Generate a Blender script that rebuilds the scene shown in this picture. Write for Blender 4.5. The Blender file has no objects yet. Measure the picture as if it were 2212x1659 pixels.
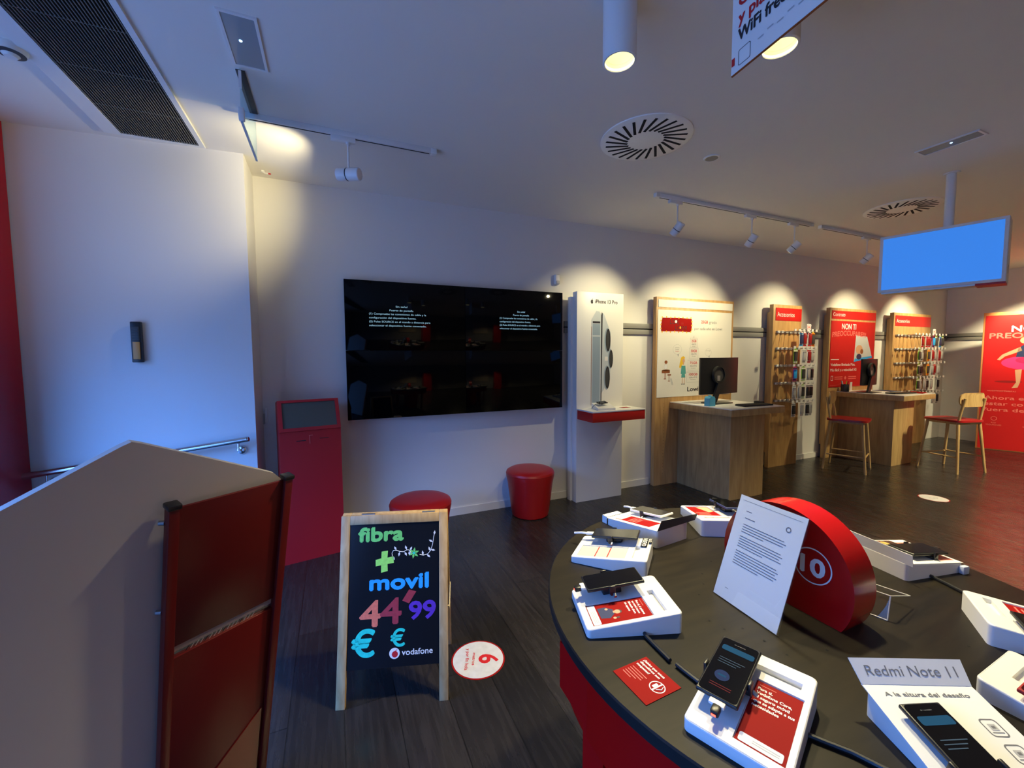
import bpy, bmesh, math, random
from mathutils import Matrix, Vector
from mathutils.geometry import tessellate_polygon
random.seed(7)
R = math.radians
SC = bpy.context.scene
COL = SC.collection

# ------------------------------------------------------------------ camera
YAW, PITCH, ROLL, F_PX = 0.410301, 0.066275, -0.005456, 890.93
CAM = Vector((0, 0, 1.55))
cy, sy = math.cos(YAW), math.sin(YAW)
fwd = Vector((sy * math.cos(PITCH), cy * math.cos(PITCH), -math.sin(PITCH)))
rgt = Vector((cy, -sy, 0)); upv = rgt.cross(fwd)
r2 = math.cos(ROLL) * rgt + math.sin(ROLL) * upv
u2 = -math.sin(ROLL) * rgt + math.cos(ROLL) * upv
cd = bpy.data.cameras.new('camera'); co = bpy.data.objects.new('camera', cd); COL.objects.link(co)
cd.sensor_width = 36; cd.lens = F_PX / 2212 * 36; cd.clip_start = 0.02
co.matrix_world = Matrix(((r2.x, u2.x, -fwd.x, 0), (r2.y, u2.y, -fwd.y, 0), (r2.z, u2.z, -fwd.z, 1.55), (0, 0, 0, 1)))
SC.camera = co
# ------------------------------------------------------------------ world, light, exposure
SC.view_settings.view_transform = 'Standard'; SC.view_settings.look = 'None'
SC.view_settings.exposure = 0.78; SC.view_settings.gamma = 1
SC.view_settings.use_curve_mapping = False
w = bpy.data.worlds.new('sky'); SC.world = w; w.use_nodes = True
bg = w.node_tree.nodes['Background']; bg.inputs[1].default_value = 14.0
_tc = w.node_tree.nodes.new('ShaderNodeTexCoord'); _sx = w.node_tree.nodes.new('ShaderNodeSeparateXYZ'); _cr = w.node_tree.nodes.new('ShaderNodeValToRGB')
w.node_tree.links.new(_tc.outputs['Generated'], _sx.inputs[0]); w.node_tree.links.new(_sx.outputs['Z'], _cr.inputs['Fac']); w.node_tree.links.new(_cr.outputs['Color'], bg.inputs[0])
_e = _cr.color_ramp.elements      # street: bluish pavement below, shaded facades to ~12 degrees, open sky above
_e[0].position = 0.0; _e[0].color = (.030, .060, .15, 1); _e[1].position = .34; _e[1].color = (.09, .30, 1.0, 1)
for _p, _c in ((.02, (.013, .027, .065, 1)), (.17, (.013, .032, .09, 1))):
    _n = _e.new(_p); _n.color = _c
ZC, YW, XL, XR, YB = 2.971, 3.852, -2.45, 10.45, -4.2     # ceiling, back wall, left, right, rear
WARM = (1.0, 0.87, 0.50)
def light(name, kind, loc, energy, color, **k):
    l = bpy.data.lights.new(name, kind); l.energy = energy; l.color = color
    for a, b in k.items():
        if a != 'aim': setattr(l, a, b)
    o = bpy.data.objects.new(name, l); COL.objects.link(o); o.location = loc
    if 'aim' in k:
        d = (Vector(k['aim']) - Vector(loc)).normalized(); o.rotation_euler = d.to_track_quat('-Z', 'Y').to_euler()
    return o
WIN = (-1.3, 2.85, 0.12, 2.35)    # street window in the left wall: y0, y1, z0, z1
po = bpy.data.lights.new('window_portal', 'AREA'); po.shape = 'RECTANGLE'; po.size = WIN[1] - WIN[0]; po.size_y = WIN[3] - WIN[2]
po.cycles.is_portal = True
pl = bpy.data.objects.new('window_portal', po); COL.objects.link(pl)
pl.matrix_world = Matrix.Translation((XL - .05, (WIN[0] + WIN[1]) / 2, (WIN[2] + WIN[3]) / 2)) @ Matrix(((0, 0, -1, 0), (1, 0, 0, 0), (0, -1, 0, 0), (0, 0, 0, 1)))

# ------------------------------------------------------------------ materials
def lin(c):
    return tuple((v / 12.92 if v <= .04045 else ((v + .055) / 1.055) ** 2.4) for v in c)
def C8(r, g, b): return lin((r / 255, g / 255, b / 255))
def mat(name, col, rough=.5, metal=0, spec=.5, noise=0, nscale=20, bump=0, emit=None, estr=0, coat=0, alpha=1):
    m = bpy.data.materials.new(name); m.use_nodes = True; nt = m.node_tree; b = nt.nodes['Principled BSDF']
    b.inputs['Base Color'].default_value = (*col, 1); b.inputs['Roughness'].default_value = rough
    b.inputs['Metallic'].default_value = metal; b.inputs['Specular IOR Level'].default_value = spec
    b.inputs['Coat Weight'].default_value = coat
    if noise or bump:
        tc = nt.nodes.new('ShaderNodeTexCoord'); n = nt.nodes.new('ShaderNodeTexNoise'); n.inputs['Scale'].default_value = nscale
        n.inputs['Detail'].default_value = 5
        nt.links.new(tc.outputs['Object'], n.inputs['Vector'])
    if noise:
        r = nt.nodes.new('ShaderNodeValToRGB')
        r.color_ramp.elements[0].position = .3; r.color_ramp.elements[1].position = .7
        r.color_ramp.elements[0].color = (*[max(0, v * (1 - noise)) for v in col], 1)
        r.color_ramp.elements[1].color = (*[min(1, v * (1 + noise)) for v in col], 1)
        nt.links.new(n.outputs['Fac'], r.inputs['Fac']); nt.links.new(r.outputs['Color'], b.inputs['Base Color'])
    if bump:
        bp = nt.nodes.new('ShaderNodeBump'); bp.inputs['Strength'].default_value = bump; bp.inputs['Distance'].default_value = .002
        nt.links.new(n.outputs['Fac'], bp.inputs['Height']); nt.links.new(bp.outputs['Normal'], b.inputs['Normal'])
    if emit:
        b.inputs['Emission Color'].default_value = (*emit, 1); b.inputs['Emission Strength'].default_value = estr
    return m
def wood(name, ca, cb, scale=(6, 6, .7), rough=.45, spec=.4):
    m = bpy.data.materials.new(name); m.use_nodes = True; nt = m.node_tree; b = nt.nodes['Principled BSDF']
    b.inputs['Roughness'].default_value = rough; b.inputs['Specular IOR Level'].default_value = spec
    tc = nt.nodes.new('ShaderNodeTexCoord'); mp = nt.nodes.new('ShaderNodeMapping'); mp.inputs['Scale'].default_value = scale
    n = nt.nodes.new('ShaderNodeTexNoise'); n.inputs['Scale'].default_value = 4; n.inputs['Detail'].default_value = 8; n.inputs['Distortion'].default_value = .6
    r = nt.nodes.new('ShaderNodeValToRGB'); r.color_ramp.elements[0].position = .3; r.color_ramp.elements[1].position = .72
    r.color_ramp.elements[0].color = (*ca, 1); r.color_ramp.elements[1].color = (*cb, 1)
    for a, c in ((tc.outputs['Object'], mp.inputs[0]), (mp.outputs[0], n.inputs['Vector']), (n.outputs['Fac'], r.inputs['Fac']), (r.outputs['Color'], b.inputs['Base Color'])):
        nt.links.new(a, c)
    return m
def glassy(name, col=(1, 1, 1), tr=.85, rough=.02):
    m = bpy.data.materials.new(name); m.use_nodes = True; nt = m.node_tree; nt.nodes.remove(nt.nodes['Principled BSDF'])
    o = nt.nodes['Material Output']; t = nt.nodes.new('ShaderNodeBsdfTransparent'); t.inputs[0].default_value = (*col, 1)
    g = nt.nodes.new('ShaderNodeBsdfGlossy'); g.inputs['Roughness'].default_value = rough; g.inputs[0].default_value = (1, 1, 1, 1)
    mx = nt.nodes.new('ShaderNodeMixShader'); mx.inputs[0].default_value = 1 - tr
    nt.links.new(t.outputs[0], mx.inputs[1]); nt.links.new(g.outputs[0], mx.inputs[2]); nt.links.new(mx.outputs[0], o.inputs[0])
    return m
def floor_mat():
    m = bpy.data.materials.new('dark_plank_floor'); m.use_nodes = True; nt = m.node_tree; b = nt.nodes['Principled BSDF']
    tc = nt.nodes.new('ShaderNodeTexCoord'); mp = nt.nodes.new('ShaderNodeMapping'); mp.inputs['Rotation'].default_value = (0, 0, R(90))
    br = nt.nodes.new('ShaderNodeTexBrick'); br.inputs['Scale'].default_value = 1; br.inputs['Brick Width'].default_value = 1.25
    br.inputs['Row Height'].default_value = .22; br.inputs['Mortar Size'].default_value = .0022; br.inputs['Bias'].default_value = 0
    br.inputs['Color1'].default_value = (.015, .0130, .0125, 1); br.inputs['Color2'].default_value = (.026, .022, .021, 1); br.inputs['Mortar'].default_value = (.008, .007, .006, 1)
    mp2 = nt.nodes.new('ShaderNodeMapping'); mp2.inputs['Scale'].default_value = (22, 1.6, 1)
    n = nt.nodes.new('ShaderNodeTexNoise'); n.inputs['Scale'].default_value = 2.5; n.inputs['Detail'].default_value = 8
    mx = nt.nodes.new('ShaderNodeMix'); mx.data_type = 'RGBA'; mx.blend_type = 'MULTIPLY'; mx.inputs['Factor'].default_value = .75
    r = nt.nodes.new('ShaderNodeValToRGB'); r.color_ramp.elements[0].position = .25; r.color_ramp.elements[1].position = .8
    r.color_ramp.elements[0].color = (.55, .55, .55, 1); r.color_ramp.elements[1].color = (1.5, 1.45, 1.4, 1)
    L = nt.links.new
    L(tc.outputs['Object'], mp.inputs[0]); L(mp.outputs[0], br.inputs['Vector']); L(tc.outputs['Object'], mp2.inputs[0]); L(mp2.outputs[0], n.inputs['Vector'])
    L(n.outputs['Fac'], r.inputs['Fac']); L(br.outputs['Color'], mx.inputs['A']); L(r.outputs['Color'], mx.inputs['B']); L(mx.outputs['Result'], b.inputs['Base Color'])
    rr = nt.nodes.new('ShaderNodeMapRange'); rr.inputs['To Min'].default_value = .20; rr.inputs['To Max'].default_value = .34
    L(n.outputs['Fac'], rr.inputs['Value']); L(rr.outputs['Result'], b.inputs['Roughness'])
    bp = nt.nodes.new('ShaderNodeBump'); bp.inputs['Strength'].default_value = .15; bp.inputs['Distance'].default_value = .001
    L(br.outputs['Fac'], bp.inputs['Height']); bp.invert = True; L(bp.outputs['Normal'], b.inputs['Normal'])
    b.inputs['Specular IOR Level'].default_value = .5
    return m

WALL = mat('white_wall_paint', (.74, .72, .70), .75, spec=.2, bump=.08, nscale=120)
CEIL = mat('ceiling_paint', (.82, .785, .735), .85, spec=.2, bump=.05, nscale=90)
FLOOR = floor_mat()
WHITE = mat('white_plastic', (.80, .79, .76), .4)
BRIGHT = mat('bright_white_enamel', (.93, .91, .87), .4)
WHITEM = mat('white_metal', (.78, .78, .78), .35)
BOARD = mat('off_white_laminate', (.62, .57, .53), .45, noise=.02, nscale=3)
OAK = wood('oak_veneer', C8(176, 134, 82), C8(206, 164, 108))
OAKP = wood('pale_oak_laminate', C8(166, 134, 88), C8(196, 164, 114))
PINE = wood('pine_frame', C8(176, 140, 92), C8(206, 172, 124), (10, 10, 1))
TABLE = wood('dark_table_top', C8(22, 18, 13), C8(37, 31, 22), (1.2, 9, 9), .45, .2)
TEDGE = mat('dark_table_edge', (.010, .009, .009), .5, spec=.2)
REDT = mat('red_satin_table_base', C8(178, 4, 4), .45, spec=.1)
RED = mat('red_lacquer', C8(182, 8, 12), .22, coat=.3)
REDM = mat('red_matt_metal', C8(182, 26, 34), .42)
REDP = mat('red_powder_coated_panel', C8(98, 8, 7), .42)
REDV = mat('red_vinyl', C8(158, 18, 20), .35, bump=.15, nscale=60)
REDPR = mat('red_print', C8(200, 20, 14), .5)
REDCARD = mat('red_card_print', C8(150, 20, 18), .6, spec=.08)
BLACK = mat('black_plastic', (.012, .012, .013), .35)
BLKP = mat('black_paper', (.012, .012, .012), .9, spec=0)
BLACKM = mat('black_matt', (.012, .012, .012), .7)
SCREEN = mat('dark_display_glass', (.004, .004, .005), .06, spec=.35)
GREYG = mat('dark_grey_phone_glass', (.02, .02, .022), .08, spec=.6)
TVG = mat('black_wall_display_glass', (.0012, .0012, .0016), .05, spec=.2)
KSCR = mat('grey_kiosk_glass', (.085, .08, .06), .3, spec=.5)
CHROME = mat('polished_steel', (.65, .65, .66), .16, metal=1)
STEEL = mat('brushed_aluminium', (.42, .42, .43), .35, metal=1)
RAILM = mat('grey_rail_paint', (.27, .26, .245), .45)
DGREY = mat('dark_grey', (.05, .05, .05), .5)
MGREY = mat('mid_grey', (.22, .22, .22), .5)
LGREY = mat('light_grey', (.45, .45, .45), .5)
PAPER = mat('white_paper', (.80, .80, .79), .6)
CREAM = mat('cream_poster_paper', (.80, .77, .70), .6)
INK = mat('black_ink', (.015, .013, .02), .6)
GINK = mat('grey_ink', (.16, .16, .17), .6)
REDINK = mat('red_ink', C8(200, 20, 30), .6)
WINK = mat('white_ink', (.85, .82, .8), .6)
PINK = mat('pink_ink', C8(240, 120, 110), .6)
CHALKB = mat('chalkboard_black', (.006, .007, .010), .3, spec=.4)
CG = mat('chalk_green', C8(120, 215, 110), .6, noise=.1, nscale=80)
CY = mat('chalk_lime', C8(165, 240, 105), .6, noise=.1, nscale=80)
CB = mat('chalk_blue', C8(40, 170, 255), .6, noise=.1, nscale=80)
CO = mat('chalk_orange', C8(240, 120, 90), .6, noise=.12, nscale=80)
CR = mat('chalk_dark_red', C8(165, 48, 60), .6, noise=.12, nscale=80)
CP = mat('chalk_purple', C8(92, 45, 180), .6, noise=.1, nscale=80)
CT = mat('chalk_turquoise', C8(40, 215, 190), .6, noise=.1, nscale=80)
CLEAR = glassy('clear_acrylic', (.97, .98, .98), .97)
CLEAR2 = glassy('thin_clear_acrylic', (.99, .99, .99), .985)
GLASS = glassy('window_glass', (1, 1, 1), .95)
GRILLE = mat('grille_slat_grey', (.16, .16, .15), .45, metal=.3)
HOLE = mat('dark_void', (.004, .004, .004), .9)
LED = mat('lamp_reflector_lit', (.9, .85, .6), .3, emit=(.86, .80, .36), estr=.40)
LEDR = mat('lamp_rim_glow', (.9, .85, .6), .4, emit=(1, .95, .55), estr=.95)
LEDC = mat('lamp_led_lit', (.9, .9, .8), .3, emit=(1, .88, .6), estr=6)
BLUESCR = mat('blue_screen_lit', (.01, .03, .1), .3, emit=(.03, .17, .60), estr=.75)
DCYAN = mat('display_text_lit', (.01, .02, .03), .5, spec=0, emit=(.35, .62, .8), estr=.5)
DBLUE = mat('display_dialog_blue_lit', (.01, .02, .03), .3, spec=0, emit=(.02, .13, .26), estr=.3)
DLILAC = mat('display_round_button_lit', (.01, .02, .03), .3, spec=0, emit=(.06, .07, .22), estr=.25)
DGRN = mat('display_red_text_lit', (.01, .01, .01), .5, spec=0, emit=(.22, .03, .03), estr=.5)
REDLED = mat('red_status_light', (.3, 0, 0), .4, emit=(1, .05, .03), estr=4)
GOLD = mat('golden_ink', C8(214, 160, 84), .5)
TEAL = mat('teal_ink', C8(84, 165, 160), .6)
YEL = mat('yellow_ink', C8(235, 190, 50), .6)
SKIN = mat('skin_tone_ink', C8(214, 164, 130), .6)
BROWN = mat('brown_ink', C8(150, 84, 44), .6)
NAVY = mat('navy_ink', C8(36, 48, 92), .6)
CYANP = mat('cyan_plastic', C8(90, 185, 215), .5)
LIME = mat('lime_card', C8(140, 200, 50), .5)
ORNG = mat('orange_card', C8(235, 110, 30), .5)
MAGN = mat('magenta_card', C8(190, 40, 110), .5)
PINKF = mat('hot_pink_ink', C8(236, 50, 130), .6)
SILV = mat('silver_blue_ink', C8(150, 168, 184), .5)
SILV2 = mat('pale_silver_ink', C8(200, 208, 212), .5)
DRED = mat('deep_red_ink', C8(150, 10, 12), .6)

# ------------------------------------------------------------------ builders
MWS = {}
def P(*a): return Vector(a)
def frame(o, x, y):
    x = Vector(x).normalized(); z = x.cross(Vector(y)).normalized(); y = z.cross(x)
    return Matrix(((x.x, y.x, z.x, o[0]), (x.y, y.y, z.y, o[1]), (x.z, y.z, z.z, o[2]), (0, 0, 0, 1)))
def zrot(o, deg): return Matrix.Translation(o) @ Matrix.Rotation(R(deg), 4, 'Z')
def wallf(x0, y, z0=0): return frame((x0, y, z0), (1, 0, 0), (0, 0, 1))     # u=+X, v=+Z, n=-Y (towards the room)
_TXT = {}
def text_mesh(s):
    if s in _TXT: return _TXT[s]
    c = bpy.data.curves.new('t', 'FONT'); c.body = s; c.size = 1; c.resolution_u = 3; c.fill_mode = 'FRONT'
    o = bpy.data.objects.new('t', c); COL.objects.link(o)
    dg = bpy.context.evaluated_depsgraph_get(); e = o.evaluated_get(dg); me = e.to_mesh()
    v = [tuple(x.co) for x in me.vertices]; f = [tuple(p.vertices) for p in me.polygons]
    e.to_mesh_clear(); bpy.data.objects.remove(o); bpy.data.curves.remove(c)
    _TXT[s] = (v, f); return _TXT[s]
class MB:
    def __init__(s, M=None):
        s.v = []; s.f = []; s.fm = []; s.mats = []; s.M = M or Matrix.Identity(4)
    def mi(s, m):
        if m not in s.mats: s.mats.append(m)
        return s.mats.index(m)
    def add(s, vs, fs, m, M=None):
        T = s.M @ M if M else s.M; b = len(s.v)
        s.v += [T @ Vector(v) for v in vs]; s.f += [tuple(i + b for i in f) for f in fs]; s.fm += [s.mi(m)] * len(fs)
    def addbm(s, bm, m, M=None):
        bm.verts.index_update(); s.add([v.co[:] for v in bm.verts], [[v.index for v in f.verts] for f in bm.faces], m, M); bm.free()
    def box(s, x0, x1, y0, y1, z0, z1, m, bev=0, seg=2, M=None):
        bm = bmesh.new(); bmesh.ops.create_cube(bm, size=1)
        for v in bm.verts: v.co = ((x0 + x1) / 2 + v.co.x * (x1 - x0), (y0 + y1) / 2 + v.co.y * (y1 - y0), (z0 + z1) / 2 + v.co.z * (z1 - z0))
        if bev: bmesh.ops.bevel(bm, geom=bm.edges[:], offset=bev, segments=seg, affect='EDGES', profile=.5)
        s.addbm(bm, m, M); return s
    def cyl(s, p0, p1, r0, m, r1=None, seg=24, cap=True, M=None):
        r1 = r0 if r1 is None else r1; p0 = Vector(p0); p1 = Vector(p1); d = (p1 - p0).normalized()
        a = d.orthogonal().normalized(); b = d.cross(a); vs = []
        for p, r in ((p0, r0), (p1, r1)):
            vs += [p + (a * math.cos(2 * math.pi * i / seg) + b * math.sin(2 * math.pi * i / seg)) * r for i in range(seg)]
        fs = [(i, (i + 1) % seg, seg + (i + 1) % seg, seg + i) for i in range(seg)]
        if cap: fs += [tuple(range(seg))[::-1], tuple(range(seg, 2 * seg))]
        s.add(vs, fs, m, M); return s
    def lathe(s, prof, m, seg=32, M=None, cap=True):
        vs = []; n = len(prof)
        for i in range(seg):
            a = 2 * math.pi * i / seg; vs += [(r * math.cos(a), r * math.sin(a), z) for r, z in prof]
        fs = [(i * n + j, ((i + 1) % seg) * n + j, ((i + 1) % seg) * n + j + 1, i * n + j + 1) for i in range(seg) for j in range(n - 1)]
        if cap:
            if prof[0][0] > 1e-6: fs.append(tuple(i * n for i in range(seg))[::-1])
            if prof[-1][0] > 1e-6: fs.append(tuple(i * n + n - 1 for i in range(seg)))
        s.add(vs, fs, m, M); return s
    def tube(s, pts, r, m, seg=10, M=None):
        pts = [Vector(p) for p in pts]; vs = []; n = len(pts); a = None
        for i, p in enumerate(pts):
            d = (pts[min(i + 1, n - 1)] - pts[max(i - 1, 0)]).normalized()
            a = d.orthogonal().normalized() if a is None else (a - d * a.dot(d)).normalized(); b = d.cross(a)
            vs += [p + (a * math.cos(2 * math.pi * k / seg) + b * math.sin(2 * math.pi * k / seg)) * r for k in range(seg)]
        fs = [(i * seg + k, i * seg + (k + 1) % seg, (i + 1) * seg + (k + 1) % seg, (i + 1) * seg + k) for i in range(n - 1) for k in range(seg)]
        fs += [tuple(range(seg))[::-1], tuple(range((n - 1) * seg, n * seg))]
        s.add(vs, fs, m, M); return s
    def poly(s, pts, z, m, M=None):
        s.add([(x, y, z) for x, y in pts], [tuple(range(len(pts)))], m, M); return s
    def prism(s, pts, z0, z1, m, M=None, holes=()):
        n = len(pts); allp = list(pts)
        for h in holes: allp += list(h)
        tri = tessellate_polygon([[Vector((x, y, 0)) for x, y in q] for q in [pts, *holes]])
        N = len(allp); vs = [(x, y, z0) for x, y in allp] + [(x, y, z1) for x, y in allp]
        fs = []
        for t in tri:
            a, b, c = (Vector((*allp[i], 0)) for i in t)
            if (b - a).cross(c - a).z < 0: t = t[::-1]
            fs += [tuple(t)[::-1], tuple(i + N for i in t)]
        def area(q): return sum(q[i][0] * q[(i + 1) % len(q)][1] - q[(i + 1) % len(q)][0] * q[i][1] for i in range(len(q)))
        o = 0
        for k, q in enumerate([pts, *holes]):
            ccw = (area(q) > 0) == (k == 0)
            for i in range(len(q)):
                a, b = o + i, o + (i + 1) % len(q)
                fs.append((a, b, b + N, a + N) if ccw else (b, a, a + N, b + N))
            o += len(q)
        s.add(vs, fs, m, M); return s
    def rect(s, x0, x1, y0, y1, z, m, r=0, M=None):
        return s.poly(rr(x0, x1, y0, y1, r) if r else [(x0, y0), (x1, y0), (x1, y1), (x0, y1)], z, m, M)
    def ring(s, cx, cy_, ra, rb, z, m, seg=40, sx=1, M=None):
        vs = []
        for i in range(seg):
            a = 2 * math.pi * i / seg
            vs += [(cx + ra * sx * math.cos(a), cy_ + ra * math.sin(a), z), (cx + rb * sx * math.cos(a), cy_ + rb * math.sin(a), z)]
        s.add(vs, [(2 * i, 2 * i + 1, (2 * i + 3) % (2 * seg), (2 * i + 2) % (2 * seg)) for i in range(seg)], m, M); return s
    def disc(s, cx, cy_, r, z, m, seg=32, sx=1, M=None):
        return s.poly([(cx + r * sx * math.cos(2 * math.pi * i / seg), cy_ + r * math.sin(2 * math.pi * i / seg)) for i in range(seg)], z, m, M)
    def text(s, t, x, y, h, m, w=None, z=.0012, al='l', rot=0, warp=None, bold=0, M=None, maxw=None):
        v, f = text_mesh(t)
        if not v: return s
        x0 = min(a[0] for a in v); x1 = max(a[0] for a in v)
        k = h / .72; kx = w / (x1 - x0) if w else k
        if maxw and kx * (x1 - x0) > maxw: kx = maxw / (x1 - x0)
        wd = (x1 - x0) * kx; ox = {'l': 0, 'c': -wd / 2, 'r': -wd}[al]
        T = Matrix.Translation((x, y, 0)) @ Matrix.Rotation(R(rot), 4, 'Z')
        offs = [(0, 0)] + ([(bold * a, bold * b) for a, b in ((1, 0), (0, 1), (1, 1), (-1, 0), (0, -1))] if bold else [])
        for i, (dx, dy) in enumerate(offs):
            vs = [((a[0] - x0) * kx + ox + dx, a[1] * k + dy, z + i * .00004) for a in v]
            if warp: vs = [warp(q) for q in vs]
            s.add([T @ Vector(q) for q in vs], f, m, M)
        return s
    def build(s, name, parent=None, smooth=True, ang=32):
        me = bpy.data.meshes.new(name)
        inv = MWS[parent.name].inverted() if parent is not None else Matrix.Identity(4)
        me.from_pydata([inv @ v for v in s.v], [], s.f)
        for m in s.mats: me.materials.append(m)
        me.polygons.foreach_set('material_index', s.fm)
        me.polygons.foreach_set('use_smooth', [smooth] * len(s.f)); me.update()
        if smooth: me.set_sharp_from_angle(angle=R(ang))
        o = bpy.data.objects.new(name, me); COL.objects.link(o)
        MWS[o.name] = MWS[parent.name].copy() if parent is not None else Matrix.Identity(4)
        if parent is not None: o.parent = parent
        return o
def rr(x0, x1, y0, y1, r, n=5):
    p = []
    for cx, cy_, a0 in ((x1 - r, y0 + r, -90), (x1 - r, y1 - r, 0), (x0 + r, y1 - r, 90), (x0 + r, y0 + r, 180)):
        p += [(cx + r * math.cos(R(a0 + 90 * i / n)), cy_ + r * math.sin(R(a0 + 90 * i / n))) for i in range(n + 1)]
    return p
def tag(o, label, cat, group=None, kind=None):
    if label: o['label'] = label
    if cat: o['category'] = cat
    if group: o['group'] = group
    if kind: o['kind'] = kind
    return o
def thing(name, label, cat, M=None, group=None):
    o = bpy.data.objects.new(name, None); COL.objects.link(o); o.empty_display_size = .05
    M = M or Matrix.Identity(4); o.matrix_world = M; MWS[o.name] = M.copy(); return tag(o, label, cat, group)
def origin(mb, M):  # a single-mesh thing gets its origin at M
    return mb
def single(mb, name, label, cat, at, group=None):
    "one-mesh thing with its origin at point `at`"
    T = Matrix.Translation(at); me_o = mb.build(name)
    me_o.data.transform(T.inverted()); me_o.location = at; MWS[me_o.name] = T
    return tag(me_o, label, cat, group)
def struct(mb, name, label=None):
    o = mb.build(name); o['kind'] = 'structure'
    if label: o['label'] = label
    return o
def dup(root, M, label, group=None):
    def cp(o, par):
        c = o.copy(); COL.objects.link(c)
        if par: c.parent = par
        for ch in [x for x in COL.objects if x.parent == o]: cp(ch, c)
        return c
    r = cp(root, None); r.matrix_world = M; MWS[r.name] = M.copy(); r['label'] = label
    if group: r['group'] = group
    return r

# ================================================================== the room
struct(MB().box(XL - .2, XR + .2, YB - .2, YW + .2, -.1, 0, FLOOR), 'floor')
struct(MB().box(XL - .2, XR + .2, YB - .2, YW + .2, ZC, ZC + .1, CEIL), 'ceiling')
struct(MB().box(-.6, XR + .2, YW, YW + .15, 0, ZC, WALL), 'wall_back')
struct(MB().box(XR, XR + .15, YB, YW, 0, ZC, WALL), 'wall_right')
struct(MB().box(XL - .2, XR + .2, YB - .15, YB, 0, ZC, mat('rear_wall_paint', (.35, .33, .31), .8)), 'wall_front')
y0, y1, z0, z1 = WIN
b = MB()
b.box(XL - .12, XL, YB, y0, 0, ZC, WALL); b.box(XL - .12, XL, y1, YW + .1, 0, ZC, WALL)
b.box(XL - .12, XL, y0, y1, 0, z0, WALL); b.box(XL - .12, XL, y0, y1, z1, ZC, WALL)
struct(b, 'wall_left')
w1 = thing('window_1', None, None, Matrix.Translation((XL, (y0 + y1) / 2, z0))); w1['kind'] = 'structure'
b = MB()
for yy in [y0 + (y1 - y0) * i / 3 for i in range(4)]: b.box(XL - .09, XL - .03, yy - .03, yy + .03, z0, z1, MGREY)
b.box(XL - .09, XL - .03, y0, y1, z0, z0 + .06, MGREY); b.box(XL - .09, XL - .03, y0, y1, z1 - .06, z1, MGREY)
b.build('window_frame', w1)
MB().box(XL - .065, XL - .055, y0, y1, z0, z1, GLASS).build('window_pane', w1)
# entrance wall block: front face turned slightly, its end face stops short of the display wall
pw = MB(); pw.prism([(-2.5, 3.634), (-.524, 3.471), (-.527, 3.872), (-2.5, 3.872)], 0, ZC, WALL); struct(pw, 'wall_entrance')
struct(MB().box(-.525, 2.32, YW - .012, YW, 0, .075, WALL).box(2.9, 3.47, YW - .012, YW, 0, .075, WALL).box(6.07, 6.75, YW - .012, YW, 0, .075, WALL), 'baseboard_back')
struct(MB().box(XR - .012, XR, YB, YW, 0, .075, WALL), 'baseboard_right')

# grey display rail along the walls
rail = thing('wall_rail', 'long grey two-band metal rail running along the wall behind the display panels', 'rail', Matrix.Translation((2.28, YW, 1.8)))
for a, c in ((1.868, 1.925), (1.80, 1.855)): MB().box(2.28, XR, YW - .022, YW, a, c, RAILM, .002).build('rail_band', rail)
MB().box(2.28, XR, YW - .01, YW, 1.855, 1.868, BLACKM).build('rail_groove', rail)
rail = thing('wall_rail', 'short grey two-band metal rail on the far end wall beside the red banner', 'rail', Matrix.Translation((XR, 3.6, 1.8)))
for a, c in ((1.868, 1.925), (1.80, 1.855)): MB().box(XR - .022, XR, -1, YW - .03, a, c, RAILM, .002).build('rail_band', rail)
MB().box(XR - .01, XR, -1, YW - .03, 1.855, 1.868, BLACKM).build('rail_groove', rail)

# ================================================================== ceiling
g = thing('ceiling_grille', 'long black slatted ventilation grille set in the ceiling', 'vent', Matrix.Translation((-1, 1.5, ZC)))
GY0, GY1 = -2.6, 3.44
b = MB(); b.box(-1.258, -1.17, GY0, GY1 + .02, ZC - .012, ZC + .001, WHITEM); b.box(-.765, -.737, GY0, GY1 + .02, ZC - .012, ZC + .001, WHITEM)
b.box(-1.17, -.765, GY1 - .004, GY1 + .02, ZC - .012, ZC + .001, WHITEM); b.box(-1.17, -.765, GY0, GY0 + .03, ZC - .012, ZC, WHITEM)
b.build('frame', g)
MB().box(-1.17, -.765, GY0, GY1, ZC - .002, ZC + .001, HOLE).build('backing', g)
b = MB(); n = 30
for i in range(n):
    x = -1.163 + (.391) * i / (n - 1); b.box(x - .0022, x + .0022, GY0, GY1, ZC - .0105, ZC - .003, GRILLE)
for i in range(18): b.box(-1.17, -.765, GY0 + .1 + i * .35, GY0 + .106 + i * .35, ZC - .0075, ZC - .003, GRILLE)
b.build('slats', g)
def diffuser(cx, cy_, lab, r=.29):
    t = thing('ceiling_diffuser', lab, 'vent', Matrix.Translation((cx, cy_, ZC)), 'round swirl air diffusers')
    M = Matrix.Translation((cx, cy_, 0))
    MB(M).lathe([(0, ZC - .012), (r - .02, ZC - .012), (r, ZC - .006), (r, ZC)], BRIGHT, 56).build('plate', t)
    b = MB(M)
    for i in range(24):
        a = 2 * math.pi * i / 24; ra, rb = .115, r - .035; ca, sa = math.cos(a), math.sin(a); a2 = a + .42; w_ = .0085
        p0 = Vector((ra * ca, ra * sa, 0)); p1 = Vector((rb * math.cos(a2 - .1), rb * math.sin(a2 - .1), 0)); d = (p1 - p0).normalized(); q = Vector((-d.y, d.x, 0)) * w_
        vs = [(*(p0 - q).xy, ZC - .0135), (*(p1 - q).xy, ZC - .0135), (*(p1 + q).xy, ZC - .0135), (*(p0 + q).xy, ZC - .0135)]
        b.add(vs + [(x, y, ZC - .012) for x, y, _ in vs], [(3, 2, 1, 0), (0, 1, 5, 4), (1, 2, 6, 5), (2, 3, 7, 6), (3, 0, 4, 7)], HOLE)
    b.build('slots', t)
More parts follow.
